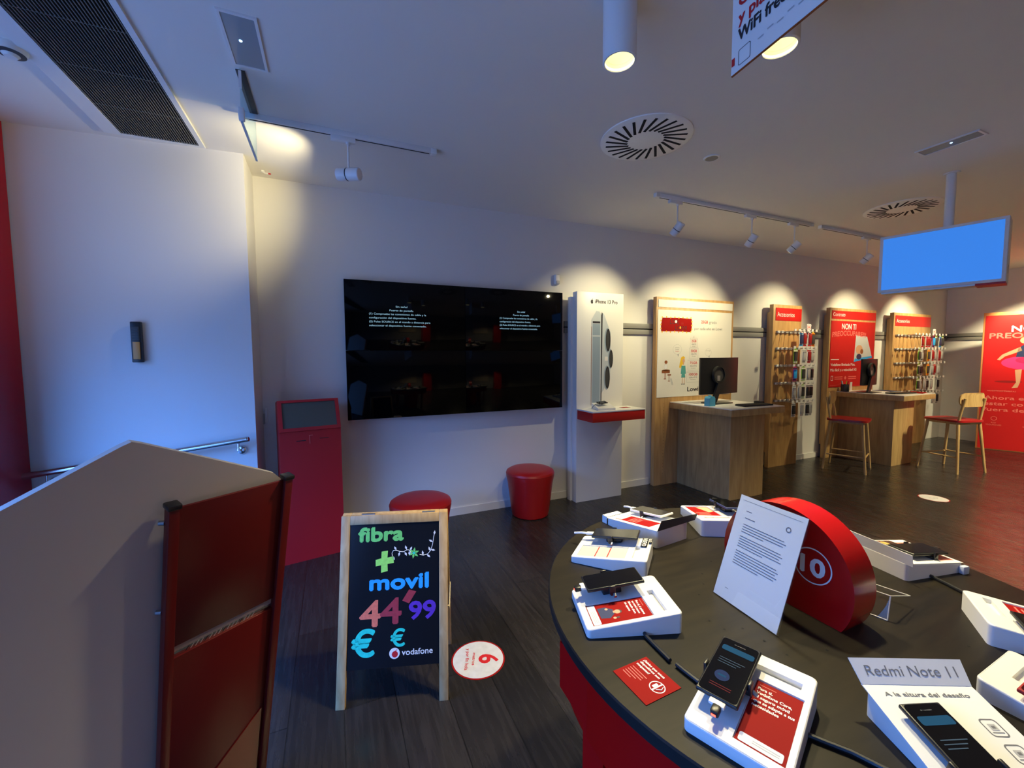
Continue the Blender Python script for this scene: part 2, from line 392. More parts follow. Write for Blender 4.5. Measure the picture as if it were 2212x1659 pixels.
diffuser(1.93, 2.22, 'large round white swirl diffuser on ceiling nearest the two hanging lamps')
diffuser(5.13, 2.26, 'round white swirl diffuser on ceiling beside the pole of the blue screen')
t = thing('ceiling_speaker', 'small round grey flush speaker in ceiling next to the nearer swirl diffuser', 'speaker', Matrix.Translation((2.553, 2.24, ZC)))
M = Matrix.Translation((2.553, 2.24, 0))
MB(M).lathe([(.043, ZC - .006), (.052, ZC - .006), (.057, ZC)], WHITEM, 32, cap=False).build('ring', t)
MB(M).lathe([(0, ZC - .004), (.044, ZC - .004), (.044, ZC)], MGREY, 32).build('mesh_cover', t)
def emlight(x0, x1, y0, y1, lab):
    t = thing('emergency_light', lab, 'light', Matrix.Translation(((x0 + x1) / 2, (y0 + y1) / 2, ZC)), 'flush emergency lights')
    b = MB(); b.prism([(x0, y0), (x1, y0), (x1, y1), (x0, y1)], ZC - .008, ZC, WHITEM, holes=[[(x0 + .012, y0 + .012), (x1 - .012, y0 + .012), (x1 - .012, y1 - .012), (x0 + .012, y1 - .012)]])
    b.build('frame', t)
    MB().box(x0 + .012, x1 - .012, y0 + .012, y1 - .012, ZC - .005, ZC - .001, mat('grey_lens', (.33, .36, .38), .12)).build('lens', t)
    xm, ym = x0 + (x1 - x0) * .42, y0 + (y1 - y0) * .47
    MB(Matrix.Translation((xm, ym, ZC - .006))).lathe([(0, -.003), (.006, -.002), (.007, 0.001)], mat('blue_indicator', (.3, .5, .9), .3, emit=(.35, .6, 1), estr=2.0), 16).build('indicator', t)
emlight(-.392, -.245, 2.095, 2.45, 'rectangular flush grey-lens emergency light in ceiling beside the black grille')
emlight(3.80, 3.93, 1.30, 1.62, 'slim flush emergency light in ceiling above the blue hanging screen')
b = MB(Matrix.Translation((-1.30, 2.72, 0)))
t = thing('smoke_detector', 'round white smoke detector on ceiling left of the black grille', 'detector', Matrix.Translation((-1.30, 2.72, ZC)))
M = Matrix.Translation((-1.30, 2.72, 0))
MB(M).lathe([(0, ZC - .048), (.022, ZC - .046), (.03, ZC - .036), (.052, ZC - .03), (.058, ZC - .012), (.06, ZC)], WHITE, 32).build('housing', t)
MB(M).lathe([(.031, ZC - .0365), (.050, ZC - .031)], DGREY, 32, cap=False).build('vent_ring', t)
t = thing('ceiling_hook', 'tiny white ceiling hook with a red tip beside the entrance wall corner', 'hook', Matrix.Translation((-.42, 3.72, ZC)))
MB().cyl((-.44, 3.72, ZC), (-.44, 3.72, ZC - .012), .014, WHITEM, seg=14).tube([(-.44, 3.72, ZC - .01), (-.42, 3.715, ZC - .02), (-.40, 3.71, ZC - .02)], .005, WHITEM, 6).build('hook', t)
MB().cyl((-.40, 3.71, ZC - .02), (-.385, 3.707, ZC - .022), .006, REDM, seg=8).build('tip', t)
# exit sign (glass plate seen edge-on, slot in the ceiling)
t = thing('exit_sign', 'edge-on glass exit plate hanging from a ceiling slot near the entrance wall', 'sign', Matrix.Translation((-.37, 2.69, ZC)))
MB().box(-.392, -.352, 2.49, 2.91, ZC - .006, ZC, DGREY, .001).build('ceiling_slot', t)
MB().box(-.374, -.366, 2.47, 2.90, 2.715, ZC - .004, glassy('green_edge_glass', (.80, .92, .95), .80, .05)).build('glass_plate', t)
MB().box(-.3755, -.3645, 2.466, 2.905, 2.708, 2.716, mat('blue_glass_edge', C8(150, 178, 205), .3)).box(-.376, -.364, 2.460, 2.467, 2.87, ZC - .02, PAPER).build('edge_strip', t)
MB().box(-.382, -.358, 2.452, 2.475, 2.715, 2.775, PAPER, .002).build('end_clip', t)

# track rails and heads
TY, TZ = 2.90, ZC
def track(x0, x1, lab):
    t = thing('track_rail', lab, 'track', Matrix.Translation(((x0 + x1) / 2, TY, TZ)), 'white ceiling light tracks')
    MB().box(x0, x1, TY - .018, TY + .018, TZ - .033, TZ, WHITEM, .002).build('channel', t)
    MB().box(x0 + .03, x1 - .03, TY - .005, TY + .005, TZ - .0338, TZ - .0328, BLACKM).build('slot', t)
    for x in (x0, x1): MB().box(x - .02, x + .02, TY - .02, TY + .02, TZ - .035, TZ, WHITE, .003).build('end_cap', t)
track(-.43, .683, 'short white ceiling track in front of the black video wall')
track(2.655, 4.812, 'long white ceiling track holding three lamps')
track(4.983, 9.4, 'white ceiling track running behind the blue screen')
def head(x, dirv, lab, zc=2.70, energy=60, cone=62, lit=True, stem=.13, r=.036, L=.125):
    t = thing('track_spotlight', lab, 'spotlight', Matrix.Translation((x, TY, TZ)), 'white track spotlights')
    MB().box(x - .10, x + .045, TY - .016, TY + .016, TZ - .062, TZ - .03, WHITEM, .003).build('adapter', t)
    MB().cyl((x, TY, TZ - .06), (x, TY, zc + r * .7), .0065, WHITEM, seg=12).cyl((x, TY, TZ - .075), (x, TY, TZ - .06), .013, WHITEM, seg=14).build('stem', t)
    d = Vector(dirv).normalized(); c = Vector((x, TY, zc)); M = Matrix.Translation(c) @ d.to_track_quat('Z', 'Y').to_matrix().to_4x4()
    h = L / 2
    MB(M).lathe([(0, -h), (r * .9, -h), (r, -h + .004), (r, -.004 + h * .1), (r * .965, h * .1), (r * .965, h * .16), (r, h * .16 + .003), (r, h - .006), (r * .95, h), (r * .78, h), (r * .7, h - .02), (0, h - .022)], WHITEM, 32).build('lamp_body', t)
    MB(M).lathe([(r * .97, h * .1 - .001), (r + .0008, h * .1), (r + .0008, h * .16), (r * .97, h * .16 + .001)], BLACK, 32, cap=False).build('band', t)
    MB(M).lathe([(0, h - .0215), (r * .68, h - .0205)], LEDC if lit else DGREY, 24, cap=False).build('lens', t)
    if lit:
        p = c + d * (h + .004)
        l = light('track_lamp_beam', 'SPOT', p, energy, WARM, spot_size=R(cone), spot_blend=.8, shadow_soft_size=.02, aim=tuple(p + d))
    return t
SP = [(2.900, (2.76, 3.85, 1.72), 'track spotlight nearest the black video wall on the long track', 2.70),
      (3.880, (4.1, 3.85, 1.5), 'middle track spotlight of the three on the long track', 2.70),
      (4.540, (5.78, 3.85, 1.5), 'third track spotlight from the video wall, at the far end of the long track', 2.70)]
head(.135, (-1, .62, .06), 'white track spotlight in front of the video wall, aimed at the entrance wall', 2.715, 21, 96, L=.15, r=.038)
head(2.900, (2.62 - 2.9, .95, -1.0), 'leftmost of the three white spotlights on the long track, above the tall phone stand', 2.695, 33, 86)
head(3.880, (4.1 - 3.88 - .35, .95, -1.12), 'middle of the three white spotlights on the long track', 2.695, 33, 86)
head(4.540, (-.45, .95, -1.0), 'rightmost of the three white spotlights on the long track', 2.695, 33, 86)
head(5.880, (-.25, .95, -1.0), 'white track spotlight just left of the blue hanging screen', 2.69, 42, 86)
head(7.150, (.25, .95, -1.0), 'white track spotlight hidden behind the left part of the blue hanging screen', 2.69, 52, 86)
head(8.750, (.2, .95, -1.0), 'white track spotlight hidden behind the right part of the blue hanging screen', 2.69, 70, 86)

# pendant cylinders
def pendant(x, y, lab):
    t = thing('ceiling_cylinder_lamp', lab, 'lamp', Matrix.Translation((x, y, ZC)), 'white cylinder ceiling lamps')
    M = Matrix.Translation((x, y, 0)); zb = 2.715; r = .0655
    MB(M).lathe([(0, ZC), (r, ZC), (r, zb + .003), (r - .003, zb), (r - .008, zb), (r - .008, zb + .03), (r - .012, zb + .03)], WHITEM, 48, cap=False).build('lamp_body', t)
    MB(M).lathe([(r - .0078, zb + .002), (r - .009, zb + .014)], LEDR, 48, cap=False).lathe([(r - .009, zb + .014), (r - .012, zb + .024), (r - .016, zb + .026), (.036, zb + .062)], LED, 48, cap=False).lathe([(.036, zb + .062), (.031, zb + .066)], LEDR, 48, cap=False).build('reflector', t)
    b = MB(M); b.lathe([(0, zb + .070), (.031, zb + .067)], LED, 32, cap=False)
    for q in (.008, .014, .020, .026): b.lathe([(q, zb + .0665), (q + .0012, zb + .0650), (q + .0024, zb + .0665)], LEDR, 28, cap=False)
    b.build('bulb', t)
    light('lamp_and_fill_beam', 'SPOT', (x, y, zb - .004), 112, WARM, spot_size=R(112), spot_blend=1.0, shadow_soft_size=.05, aim=(x, y, 0))
pendant(1.085, 1.405, 'left white cylinder lamp on ceiling, fully in view, glowing warm')
pendant(1.60, 1.105, 'right white cylinder lamp on ceiling, half hidden by the hanging banner')
for k, (x, y) in enumerate(((4.2, -.6), (7.0, -1.2), (7.6, 1.0), (2.4, -2.4))):  # unseen warm spots added as general room fill, no lamp bodies here
    light('lamp_and_fill_beam', 'SPOT', (x, y, 2.71), 390, WARM, spot_size=R(125), spot_blend=.85, shadow_soft_size=.06, aim=(x, y, 0))
light('far_wall_beam', 'SPOT', (9.3, 2.4, 2.7), 170, WARM, spot_size=R(75), spot_blend=.6, shadow_soft_size=.03, aim=(10.4, 2.7, 1.4))

# hanging cardboard banner
bx = MB(); BM = frame((1.213, .997, 2.45), (-.118, -.993, 0), (0, 0, 1))
t = thing('hanging_banner', 'white hanging promotional banner with WiFi free lettering by the ceiling', 'banner', Matrix.Translation((1.2, .6, ZC)))
MB(BM).box(0, .95, 0, .515, -.006, 0, PAPER).build('panel', t)
MB(BM).box(0, .95, -.0015, .0005, -.0065, .0005, BROWN).build('bottom_edge', t)
b = MB(BM); b.text('WiFi free', .026, .090, .036, INK, w=.165, bold=.0014)
b.text('y planes', .026, .142, .036, REDINK, w=.165, bold=.0014); b.text('Cambia', .026, .192, .036, REDINK, w=.165, bold=.0014)
b.rect(.002, .014, .026, .050, .001, REDINK)
b.prism(rr(.028, .074, .014, .062, .006), .0006, .001, GINK, holes=[rr(.030, .072, .016, .060, .005)])
for i in range(7): b.rect(.10 + i * .032, .10 + i * .032 + .02, .044 + (i % 2) * .006, .048 + (i % 2) * .006, .001, LGREY)
b.build('lettering', t)
for x, y in ((1.2, .9), (1.12, .2)): MB().tube([(x, y, 2.96), (x, y, ZC)], .002, STEEL, 6).build('hanging_wire', t)

# hanging blue screen on a ceiling pole
pole = (4.514, 1.684)
t = thing('hanging_screen', 'white-framed screen showing plain blue, hanging from a ceiling pole', 'screen', Matrix.Translation((*pole, ZC)))
MB().cyl((*pole, 2.50), (*pole, ZC), .03, WHITEM, seg=28).lathe([(.05, ZC - .008), (.05, ZC)], WHITEM, 28, M=Matrix.Translation((*pole, 0))).build('pole', t)
ang = R(-76.26); c_, s_ = math.cos(ang), math.sin(ang)
SM = frame((4.357, 2.052, 2.082), (4.526 - 4.357, 1.362 - 2.052, 0), (0, 0, 1))
SW, SH = .711, .468
MB(SM).box(-.004, SW + .004, 0, SH, -.20, -.004, WHITE, .004).build('housing', t)
b = MB(SM); b.prism([(0, 0), (SW, 0), (SW, SH), (0, SH)], -.004, .008, WHITEM, holes=[[(.02, .02), (SW - .02, .02), (SW - .02, SH - .02), (.02, SH - .02)]]); b.build('bezel', t)
b = MB(SM); b.rect(.02, SW - .02, .02, SH - .02, .001, BLUESCR); b.build('display', t)
b = MB(SM); b.box(.02, SW - .15, -.012, 0, -.15, -.012, STEEL); b.box(SW - .15, SW, -.014, 0, -.19, -.012, REDM); b.build('underside_trim', t)
b = MB(SM @ Matrix.Translation((SW + .005, 0, -.004)) @ Matrix.Rotation(R(90), 4, 'Y'))
for i in range(4): b.rect(.03 + i * .012, .035 + i * .012, .06, .12, .0015, DGREY)
b.build('side_vents', t)

# ================================================================== entrance side
t = thing('red_column', 'tall dark red glossy column at the left edge beside the entrance wall', 'column', Matrix.Translation((-1.95, 3.2, 0)))
b = MB(); b.prism([(-2.30, 3.10), (-1.86, 3.10), (-1.775, 3.30), (-1.768, 3.565), (-2.30, 3.60)], 0, ZC - .002, mat('dark_red_gloss', C8(150, 0, 26), .25)); b.build('column_shaft', t)
MB().box(-2.2, -1.97, 3.078, 3.10, 0, 1.0, REDM, .003).build('low_red_panel', t)

# grey two-tone emergency torch on the entrance wall
ex = Vector((1, -.0825, 0)).normalized(); EM = frame((-1.205, 3.517, 1.525), ex, (0, 0, 1))
t = thing('wall_torch', 'slim black and orange handset mounted on the white entrance wall', 'wall device', Matrix.Translation((-1.18, 3.5, 1.52)))
b = MB(EM); b.box(.0, .058, 0, .268, 0, .03, BLACK, .006); b.build('body', t)
b = MB(EM); b.box(.012, .050, .02, .135, .03, .038, mat('amber_plastic', C8(205, 140, 66), .4), .003); b.build('amber_window', t)
b = MB(EM); b.box(.006, .05, .145, .235, .028, .036, DGREY, .003)
for i in range(4): b.box(.012, .044, .155 + i * .018, .163 + i * .018, .036, .038, BLACK)
b.build('grip', t)
t = thing('handrail', 'polished steel handrail sloping along the white entrance wall', 'handrail', Matrix.Translation((-1.1, 3.45, .9)))
def hr(x, z, off=.075): return (x, 3.471 - .0825 * (x + .524) - off, z)
MB().tube([hr(-1.79, .826), hr(-1.2, .896), hr(-.575, .975)], .0205, CHROME, 18).build('rail_tube', t)
MB(Matrix.Translation(hr(-.575, .975)) @ Vector((1, -.08, .12)).to_track_quat('Z', 'Y').to_matrix().to_4x4()).lathe([(.0205, -.002), (.0215, .004), (.018, .016), (.008, .021), (0, .022)], CHROME, 20).build('end_cap', t)
for x in (-.625, -1.66):
    z = .826 + (x + 1.79) * .1226
    b = MB(); b.tube([hr(x, z - .015), hr(x, z - .055), hr(x + .004, z - .075, .05), hr(x + .008, z - .078, .0)], .007, CHROME, 10); b.build('bracket', t)
    pc = Vector(hr(x + .008, z - .078, 0)); MB(Matrix.Translation(pc) @ Vector((-.0825, -1, 0)).to_track_quat('Z', 'Y').to_matrix().to_4x4()).lathe([(.032, 0), (.033, .006), (.028, .016), (.012, .022), (0, .023)], CHROME, 28).build('rosette', t)
t = thing('wall_switch', 'small white switch on the wall between entrance corner and red kiosk', 'switch', Matrix.Translation((-.49, YW, 1.03)))
MB().box(-.512, -.492, YW - .035, YW, 1.03, 1.145, WHITE, .004).build('plate', t)
MB().box(-.538, -.516, YW - .022, YW, 1.015, 1.10, LGREY, .004).build('cover', t)
t = thing('motion_sensor', 'small white motion sensor on the wall above the video wall right corner', 'sensor', Matrix.Translation((2.2, YW, 2.35)))
MB().box(2.155, 2.215, YW - .045, YW, 2.30, 2.405, WHITE, .014, 4).build('housing', t)
MB().box(2.163, 2.207, YW - .05, YW - .03, 2.305, 2.34, LGREY, .008, 3).build('lens', t)

# video wall
t = thing('video_wall', 'large black video wall of four panels with no-signal text', 'display', Matrix.Translation((1.16, YW, 1.01)))
X0, X1, Z0, Z1 = .107, 2.215, 1.012, 2.208; xm, zm = (X0 + X1) / 2, (Z0 + Z1) / 2
for (a, c, d, e) in ((X0, xm, zm, Z1), (xm, X1, zm, Z1), (X0, xm, Z0, zm), (xm, X1, Z0, zm)):
    p_ = MB().box(a + .0012, c - .0012, YW - .09, YW - .02, d + .0012, e - .0012, TVG, .001).build('display_panel', t)
    if d == zm:
        ux = (c - a); b = MB(wallf(a, YW - .0905, d))
        lx, lw = (.185 * ux, .50 * ux) if a == X0 else (.33 * ux, .42 * ux)
        h = .0165; rows = [('Sin señal', .392, .42), ('Puerto de pantalla', .358, .40)]
        cxm = lx + lw * .52
        b.text('Sin señal', cxm, .375, h, DCYAN, al='c', w=lw * .19); b.text('Puerto de pantalla', cxm, .342, h, DCYAN, al='c', w=lw * .39)
        for k, (s, ww) in enumerate((('(1) Compruebe las conexiones de cable y la', .93), ('configuración del dispositivo fuente.', .76), ('(2) Pulse SOURCE en el mando a distancia para', 1.0), ('seleccionar el dispositivo fuente conectado.', .93))):
            b.text(s, lx, .309 - k * .0335, h, DCYAN, w=lw * ww)
        b.build('on_screen_text', p_)
MB().box(X0 + .2, X1 - .2, YW - .02, YW, Z0 + .2, Z1 - .2, BLACKM).build('mount', t)

# red kiosk
K0 = Vector((-.372, 3.415, 0)); K1 = Vector((.046, 3.489, 0)); kx = (K1 - K0).normalized(); KW = (K1 - K0).length
KM = Matrix(((kx.x, -kx.y, 0, K0.x), (kx.y, kx.x, 0, K0.y), (0, 0, 1, 0), (0, 0, 0, 1)))
t = thing('ticket_kiosk', 'red freestanding ticket kiosk with slanted grey screen against the wall', 'kiosk', KM)
b = MB(KM @ Matrix(((0, 0, 1, 0), (1, 0, 0, 0), (0, 1, 0, 0), (0, 0, 0, 1))))   # profile in (y,z), extruded along x
b.prism([(0, .0), (.26, 0), (.26, 1.20), (.10, 1.228), (.088, 1.225), (0, 1.0)], 0, KW, REDM); b.build('cabinet', t)
sl = Vector((0, .088, .225)); SKM = KM @ frame((0, 0, 1.0), (1, 0, 0), sl); HL = sl.length
b = MB(SKM); b.prism([(0, 0), (KW, 0), (KW, HL), (0, HL)], 0, .012, REDM, holes=[[(.026, .026), (KW - .026, .026), (KW - .026, HL - .018), (.026, HL - .018)]]); b.build('bezel', t)
b = MB(SKM); b.rect(.026, KW - .026, .026, HL - .018, .003, KSCR); b.build('screen', t)
b = MB(KM @ frame((0, 0, 0), (1, 0, 0), (0, 0, 1)))
b.box(.11, .175, .925, .931, -.001, .002, BLACKM); b.box(.27, .335, .931, .935, -.001, .002, BLACKM); b.build('paper_slot', t)
b = MB(KM @ frame((0, 0, 0), (1, 0, 0), (0, 0, 1)))
b.box(.20, .203, .90, .965, 0, .002, PINK); b.box(.196, .222, .962, .965, 0, .002, PINK); b.build('tape_mark', t)

# ottomans
def ottoman(x, y, lab, rz):
    M = zrot((x, y, 0), rz); t = thing('ottoman', lab, 'ottoman', M, 'red vinyl ottomans')
    MB(M).lathe([(.165, 0), (.178, .01), (.19, .08), (.222, .33), (.236, .395), (.236, .41)], REDV, 56, cap=True).build('base', t)
    MB(M).lathe([(.236, .408), (.238, .42), (.230, .438), (.205, .452), (.15, .459), (.07, .4625), (0, .463)], REDV, 56).build('cushion', t)
    MB(M).tube([(-.012, -.166, .0), (-.01, -.1905, .08), (-.006, -.2225, .33), (0, -.2375, .405)], .0018, REDV, 6).build('seam', t)
ottoman(.598, 3.17, 'red round ottoman behind the chalkboard sign, lower part hidden', -10)
ottoman(1.748, 3.585, 'red round ottoman standing fully in view under the video wall corner', 12)

# ================================================================== A-board
A0 = Vector((-.036, 1.885, 0)); A1 = Vector((.433, 1.738, 0)); ax_ = (A1 - A0).normalized(); an = Vector((-ax_.y, ax_.x, 0))
AH = .825; lean = .175; up = Vector((an.x * lean, an.y * lean, .80)).normalized(); AW = (A1 - A0).length
AM = frame(A0, ax_, up)
t = thing('a_board', 'wooden A-frame chalkboard sign lettered fibra + movil on the floor', 'sign', zrot(A0 + ax_ * AW / 2 + an * .17, math.degrees(math.atan2(ax_.y, ax_.x))))
b = MB(AM); fw = .040; ft = .022
b.box(0, fw, 0, AH, -ft, 0, PINE, .002); b.box(AW - fw, AW, 0, AH, -ft, 0, PINE, .002); b.box(fw, AW - fw, AH - .042, AH, -ft, 0, PINE, .002); b.build('front_frame', t)
b = MB(AM); BZ0, BZ1 = .155, AH - .042
b.box(fw - .004, AW - fw + .004, BZ0, BZ1 + .004, -.016, -.005, CHALKB); b.build('chalkboard', t)
ub = Vector((-an.x * lean, -an.y * lean, .80)).normalized(); B0 = A0 + an * (2 * lean + .03)
BM2 = frame(B0, ax_, ub)
b = MB(BM2); b.box(0, fw, 0, AH, -ft / 2, ft / 2, PINE, .002); b.box(AW - fw, AW, 0, AH, -ft / 2, ft / 2, PINE, .002); b.box(fw, AW - fw, AH - .042, AH, -ft / 2, ft / 2, PINE, .002)
b.box(fw, AW - fw, BZ0, BZ1, -.006, .002, CHALKB); b.build('rear_frame', t)
top = AM @ Vector((0, AH, -.012)); 
b = MB(); hc = AM @ Vector((.09, AH, -.02)); b.cyl(hc, hc + ax_ * .06, .006, STEEL, seg=12); hc = AM @ Vector((AW - .12, AH, -.02)); b.cyl(hc, hc + ax_ * .06, .006, STEEL, seg=12); b.build('hinge', t)
b = MB(); ca = AM @ Vector((AW + .002, .40, -.01)); cb = BM2 @ Vector((AW + .002, .40, 0)); cm = (ca + cb) / 2 - P(0, 0, .06); b.tube([ca, (ca * .5 + cm * .5) - P(0, 0, .015), cm, (cb * .5 + cm * .5) - P(0, 0, .015), cb], .003, mat('cord', (.6, .5, .35), .8), 6); b.build('stay_cord', t)
IW = AW - 2 * fw; IH = BZ1 - BZ0
b = MB(AM @ Matrix.Translation((fw, BZ0, -.005)))
U = lambda u: u * IW
V = lambda v: (1 - v) * IH
b.text('fibra', U(.10), V(.122), .062, CG, w=U(.49), bold=.004, z=.0006)
b.add([(U(x), V(y), .001) for x, y in ((.355, .20), (.425, .196), (.42, .245), (.49, .238), (.492, .285), (.422, .290), (.425, .340), (.352, .350), (.352, .297), (.292, .303), (.290, .257), (.352, .248))], [tuple(range(12))[::-1]], CY)
b.text('movil', U(.235), V(.468), .066, CB, w=U(.64), bold=.004, z=.0006)
b.text('4', U(.135), V(.715), .112, CO, w=U(.215), bold=.004, z=.0006)
b.text('4', U(.355), V(.705), .112, CR, w=U(.22), bold=.004, z=.0006)
b.add([(U(x), V(y), .001) for x, y in ((.665, .478), (.745, .495), (.665, .575), (.59, .553))], [(3, 2, 1, 0)], CR)
b.text('99', U(.67), V(.685), .078, CP, w=U(.285), bold=.0035, z=.0006)
b.text('€', U(.055), V(.915), .110, CT, w=U(.235), bold=.004, z=.0006)
b.text('€', U(.47), V(.862), .072, CT, w=U(.15), bold=.002, z=.0006)
def leaf(p, a, l, w_, m):
    c, s = math.cos(R(a)), math.sin(R(a)); b.poly([(p[0] + c * x - s * y, p[1] + s * x + c * y) for x, y in ((0, 0), (l * .5, -w_), (l, 0), (l * .5, w_))], .001, m)
vine = [(.475, .235), (.47, .215), (.485, .197), (.52, .197), (.56, .207), (.60, .21), (.635, .197), (.665, .20), (.685, .222)]
vine2 = [(.78, .235), (.82, .242), (.87, .235), (.905, .21), (.925, .17), (.938, .12), (.945, .095)]
for vn in (vine, vine2): b.tube([(U(x), V(y), .001) for x, y in vn], .0016, WINK, 5)
for x, y, a in ((.475, .235, -60), (.52, .197, 120), (.555, .207, -100), (.61, .21, -60), (.635, .197, 110), (.668, .205, 60), (.66, .205, -80), (.82, .242, 100), (.86, .237, -40), (.90, .215, 110), (.905, .205, -10), (.93, .15, 150), (.944, .10, 80)): leaf((U(x), V(y)), a, .022, .005, WINK)
for a in range(0, 360, 60): leaf((U(.715), V(.222)), a + 20, .026, .0055, CG)
b.disc(U(.715), V(.222), .006, .0012, CT, 12)
b.disc(U(.512), V(.908), .0235, .001, WINK); b.disc(U(.516), V(.914), .0135, .0014, REDINK)
b.poly([(U(.516) - .013, V(.914) + .003), (U(.545), V(.878)), (U(.530), V(.893)), (U(.516) + .010, V(.914) + .008)][::-1], .0015, REDINK)
b.text('vodafone', U(.592), V(.925), .026, WINK, w=U(.335), z=.0006, bold=.0005)
b.build('chalk_lettering', t)

# floor stickers
def sticker(x, y, r, rz, lab, txt):
    M = zrot((x, y, .0), rz); t = thing('floor_sticker', lab, 'sticker', M, 'round floor stickers')
    MB(M).lathe([(r, 0), (r, .0012), (0, .0012)], REDCARD, 48, cap=False).build('red_rim', t)
    MB(M).lathe([(r - .008, .0012), (r - .008, .0018), (0, .0018)], mat('worn_white_vinyl', C8(206, 204, 206), .5, noise=.08, nscale=30), 48, cap=False).build('face', t)
    b = MB(M @ Matrix.Translation((0, 0, .0019)))
    if txt:
        b.text('6', 0, .005, .100, REDINK, al='c', z=.0004, bold=.003); b.text('metros', 0, -.030, .016, REDINK, al='c', w=.085, z=.0004, bold=.0004); b.text('y por fin hola', 0, -.065, .018, REDINK, al='c', w=.15, z=.0004, bold=.0004)
    else:
        b.text('2', 0, .0, .05, GINK, al='c', z=.0004); b.text('metros', 0, -.03, .015, GINK, al='c', z=.0004)
    b.build('lettering', t)
sticker(.640, 1.925, .137, -112, 'round white floor sticker with red rim and number beside the A-board', True)
sticker(5.905, 2.185, .125, -112, 'round pale floor sticker on the dark floor in front of the far desks', False)

# ================================================================== foreground partition
S_ = .9
def near(v): return CAM + (Vector(v) - CAM) * S_
PL_, PR_ = near((-.418, 1.385, 1.14)), near((-.158, 1.572, 1.14))
pu = (PR_ - PL_).normalized(); pd = Vector((-.0862, .2002, -.9760)).normalized(); pup = -pd
PM = frame(PL_, pu, pup)                    # u along the panel, v up (0 at the post tops), n towards the camera
PW = (PR_ - PL_).length; PB = -1.205
t = thing('display_partition', 'tall off-white board with a red slotted panel between two posts in the foreground', 'partition', Matrix.Translation((PL_.x, PL_.y + .2, 0)))
def onp(x, y, off):
    d = fwd + r2 * ((x - 1106) / F_PX) + u2 * ((829.5 - y) / F_PX); n = (PM.to_3x3() @ Vector((0, 0, 1))); q = PL_ + n * off
    k = (q - CAM).dot(n) / d.dot(n); h = PM.inverted() @ (CAM + d * k); return (h.x, h.y)
bo = -.034
lp, a_, c2, d_, e_ = onp(-260, 1243, bo), onp(262, 965, bo), onp(284, 955, bo), onp(306, 958, bo), onp(592, 1022, bo)
f_ = onp(609, 1036, bo)
f2 = onp(596, 1659, bo)
b = MB(PM); b.prism([lp, (lp[0], PB), (f2[0] - .04, PB), f_, e_, d_, c2, a_], bo - .018, bo, BOARD); b.build('white_board', t)
b = MB(PM); sw = .020
b.box(sw, PW - .0, -.415, -.006, -.012, -.004, REDP, .001); b.box(sw, PW, PB + .02, -.452, -.012, -.004, REDP, .001); b.build('red_panel', t)
for x in (-.006, PW - .004):
    MB(PM).box(x, x + sw + .004, PB, 0, -.020, .008, REDP, .003).build('post', t)
    MB(PM).box(x - .003, x + sw + .008, -.004, .010, -.023, .011, BLACK, .004).build('post_cap', t)
b = MB(PM)
for yy in (-.045, -.30): b.cyl((-.004, yy, -.018), (-.013, yy - .001, -.026), .006, STEEL, seg=12)
b.build('bolt', t)
b = MB(PM); b.box(sw + .002, PW - .006, -.437, -.410, -.0135, -.0105, mat('pale_pink_strip', (.50, .42, .40), .5)); b.build('slot_strip', t)
b = MB(PM); b.box(sw + .002, PW - .002, -.455, -.437, -.0135, -.0115, CHROME)
for i in range(16): b.add([(.05 + i * .0115, -.4515, -.0112), (.0525 + i * .0115, -.4515, -.0112), (.0605 + i * .0115, -.4385, -.0112), (.058 + i * .0115, -.4385, -.0112)], [(0, 1, 2, 3)], WINK if i % 4 else DGREY)
b.build('chrome_strip', t)
b = MB(PM); b.prism([(sw + .01, -1.15), (PW - .012, -1.15), (PW - .012, -.83), (sw + .05, -1.02)][::1], -.004, -.001, mat('red_panel_overlay', C8(120, 22, 10), .3)); b.build('lower_flap', t)

# ================================================================== round table
TC = (1.12, .689); TR = .6545; TT = .90
t = thing('round_table', 'round dark-topped display table on a glossy red base', 'table', Matrix.Translation((*TC, 0)))
M = Matrix.Translation((*TC, 0))
MB(M).lathe([(0, TT - .028), (TR - .004, TT - .028), (TR - .001, TT - .025), (TR - .001, TT - .003), (TR - .003, TT - .001), (TR - .004, TT)], TEDGE, 128, cap=False).build('table_edge', t)
b = MB(M); b.lathe([(TR - .004, TT - .0002), (0, TT)], TABLE, 128, cap=False); b.build('tabletop', t)
b = MB(M)
MB(M).lathe([(TR - .035, TT - .028), (TR - .035, TT - .215), (TR - .06, TT - .215)], REDT, 96, cap=False).build('apron_ring', t)
MB(M).lathe([(.20, 0), (.20, .02), (.17, .04), (.17, .69), (.5, .72), (.5, .8)], REDT, 64).build('pedestal', t)
hx = []
for i in range(3):
    a = R(196 + i * 120); ca, sa = math.cos(a), math.sin(a); tx = Vector((-sa, ca, 0)); nrm = Vector((ca, sa, 0)); o = Vector((*TC, 0)) + nrm * .578
    PMx = frame(o, tx, (0, 0, 1))
    b = MB(PMx); b.prism([(-.233, .0), (-.175, .0), (-.175, .69), (.175, .69), (.175, .0), (.233, .0), (.233, .712), (.306, .754), (.306, .866), (-.306, .866), (-.306, .754), (-.233, .712)], -.010, .0, REDT); b.build('side_plate', t)
    b = MB(PMx @ Matrix.Translation((0, 0, -.16))); b.prism([(-.13, 0), (.13, 0), (.13, .69), (-.13, .69)], -.03, .0, REDT); b.build('leg_panel', t)
b = MB(M)
for x, y in ((.836, .662), (.877, .646), (.884, .597), (.886, .547), (1.079, .909), (.992, .866), (.95, .824), (.896, .791), (.83, .70), (1.30, .80), (1.36, .70), (1.28, .40), (1.10, .44), (.98, .52)):
    b.disc(x - TC[0], y - TC[1], .0028, TT + .0006, HOLE, 10)
b.build('cable_holes', t)

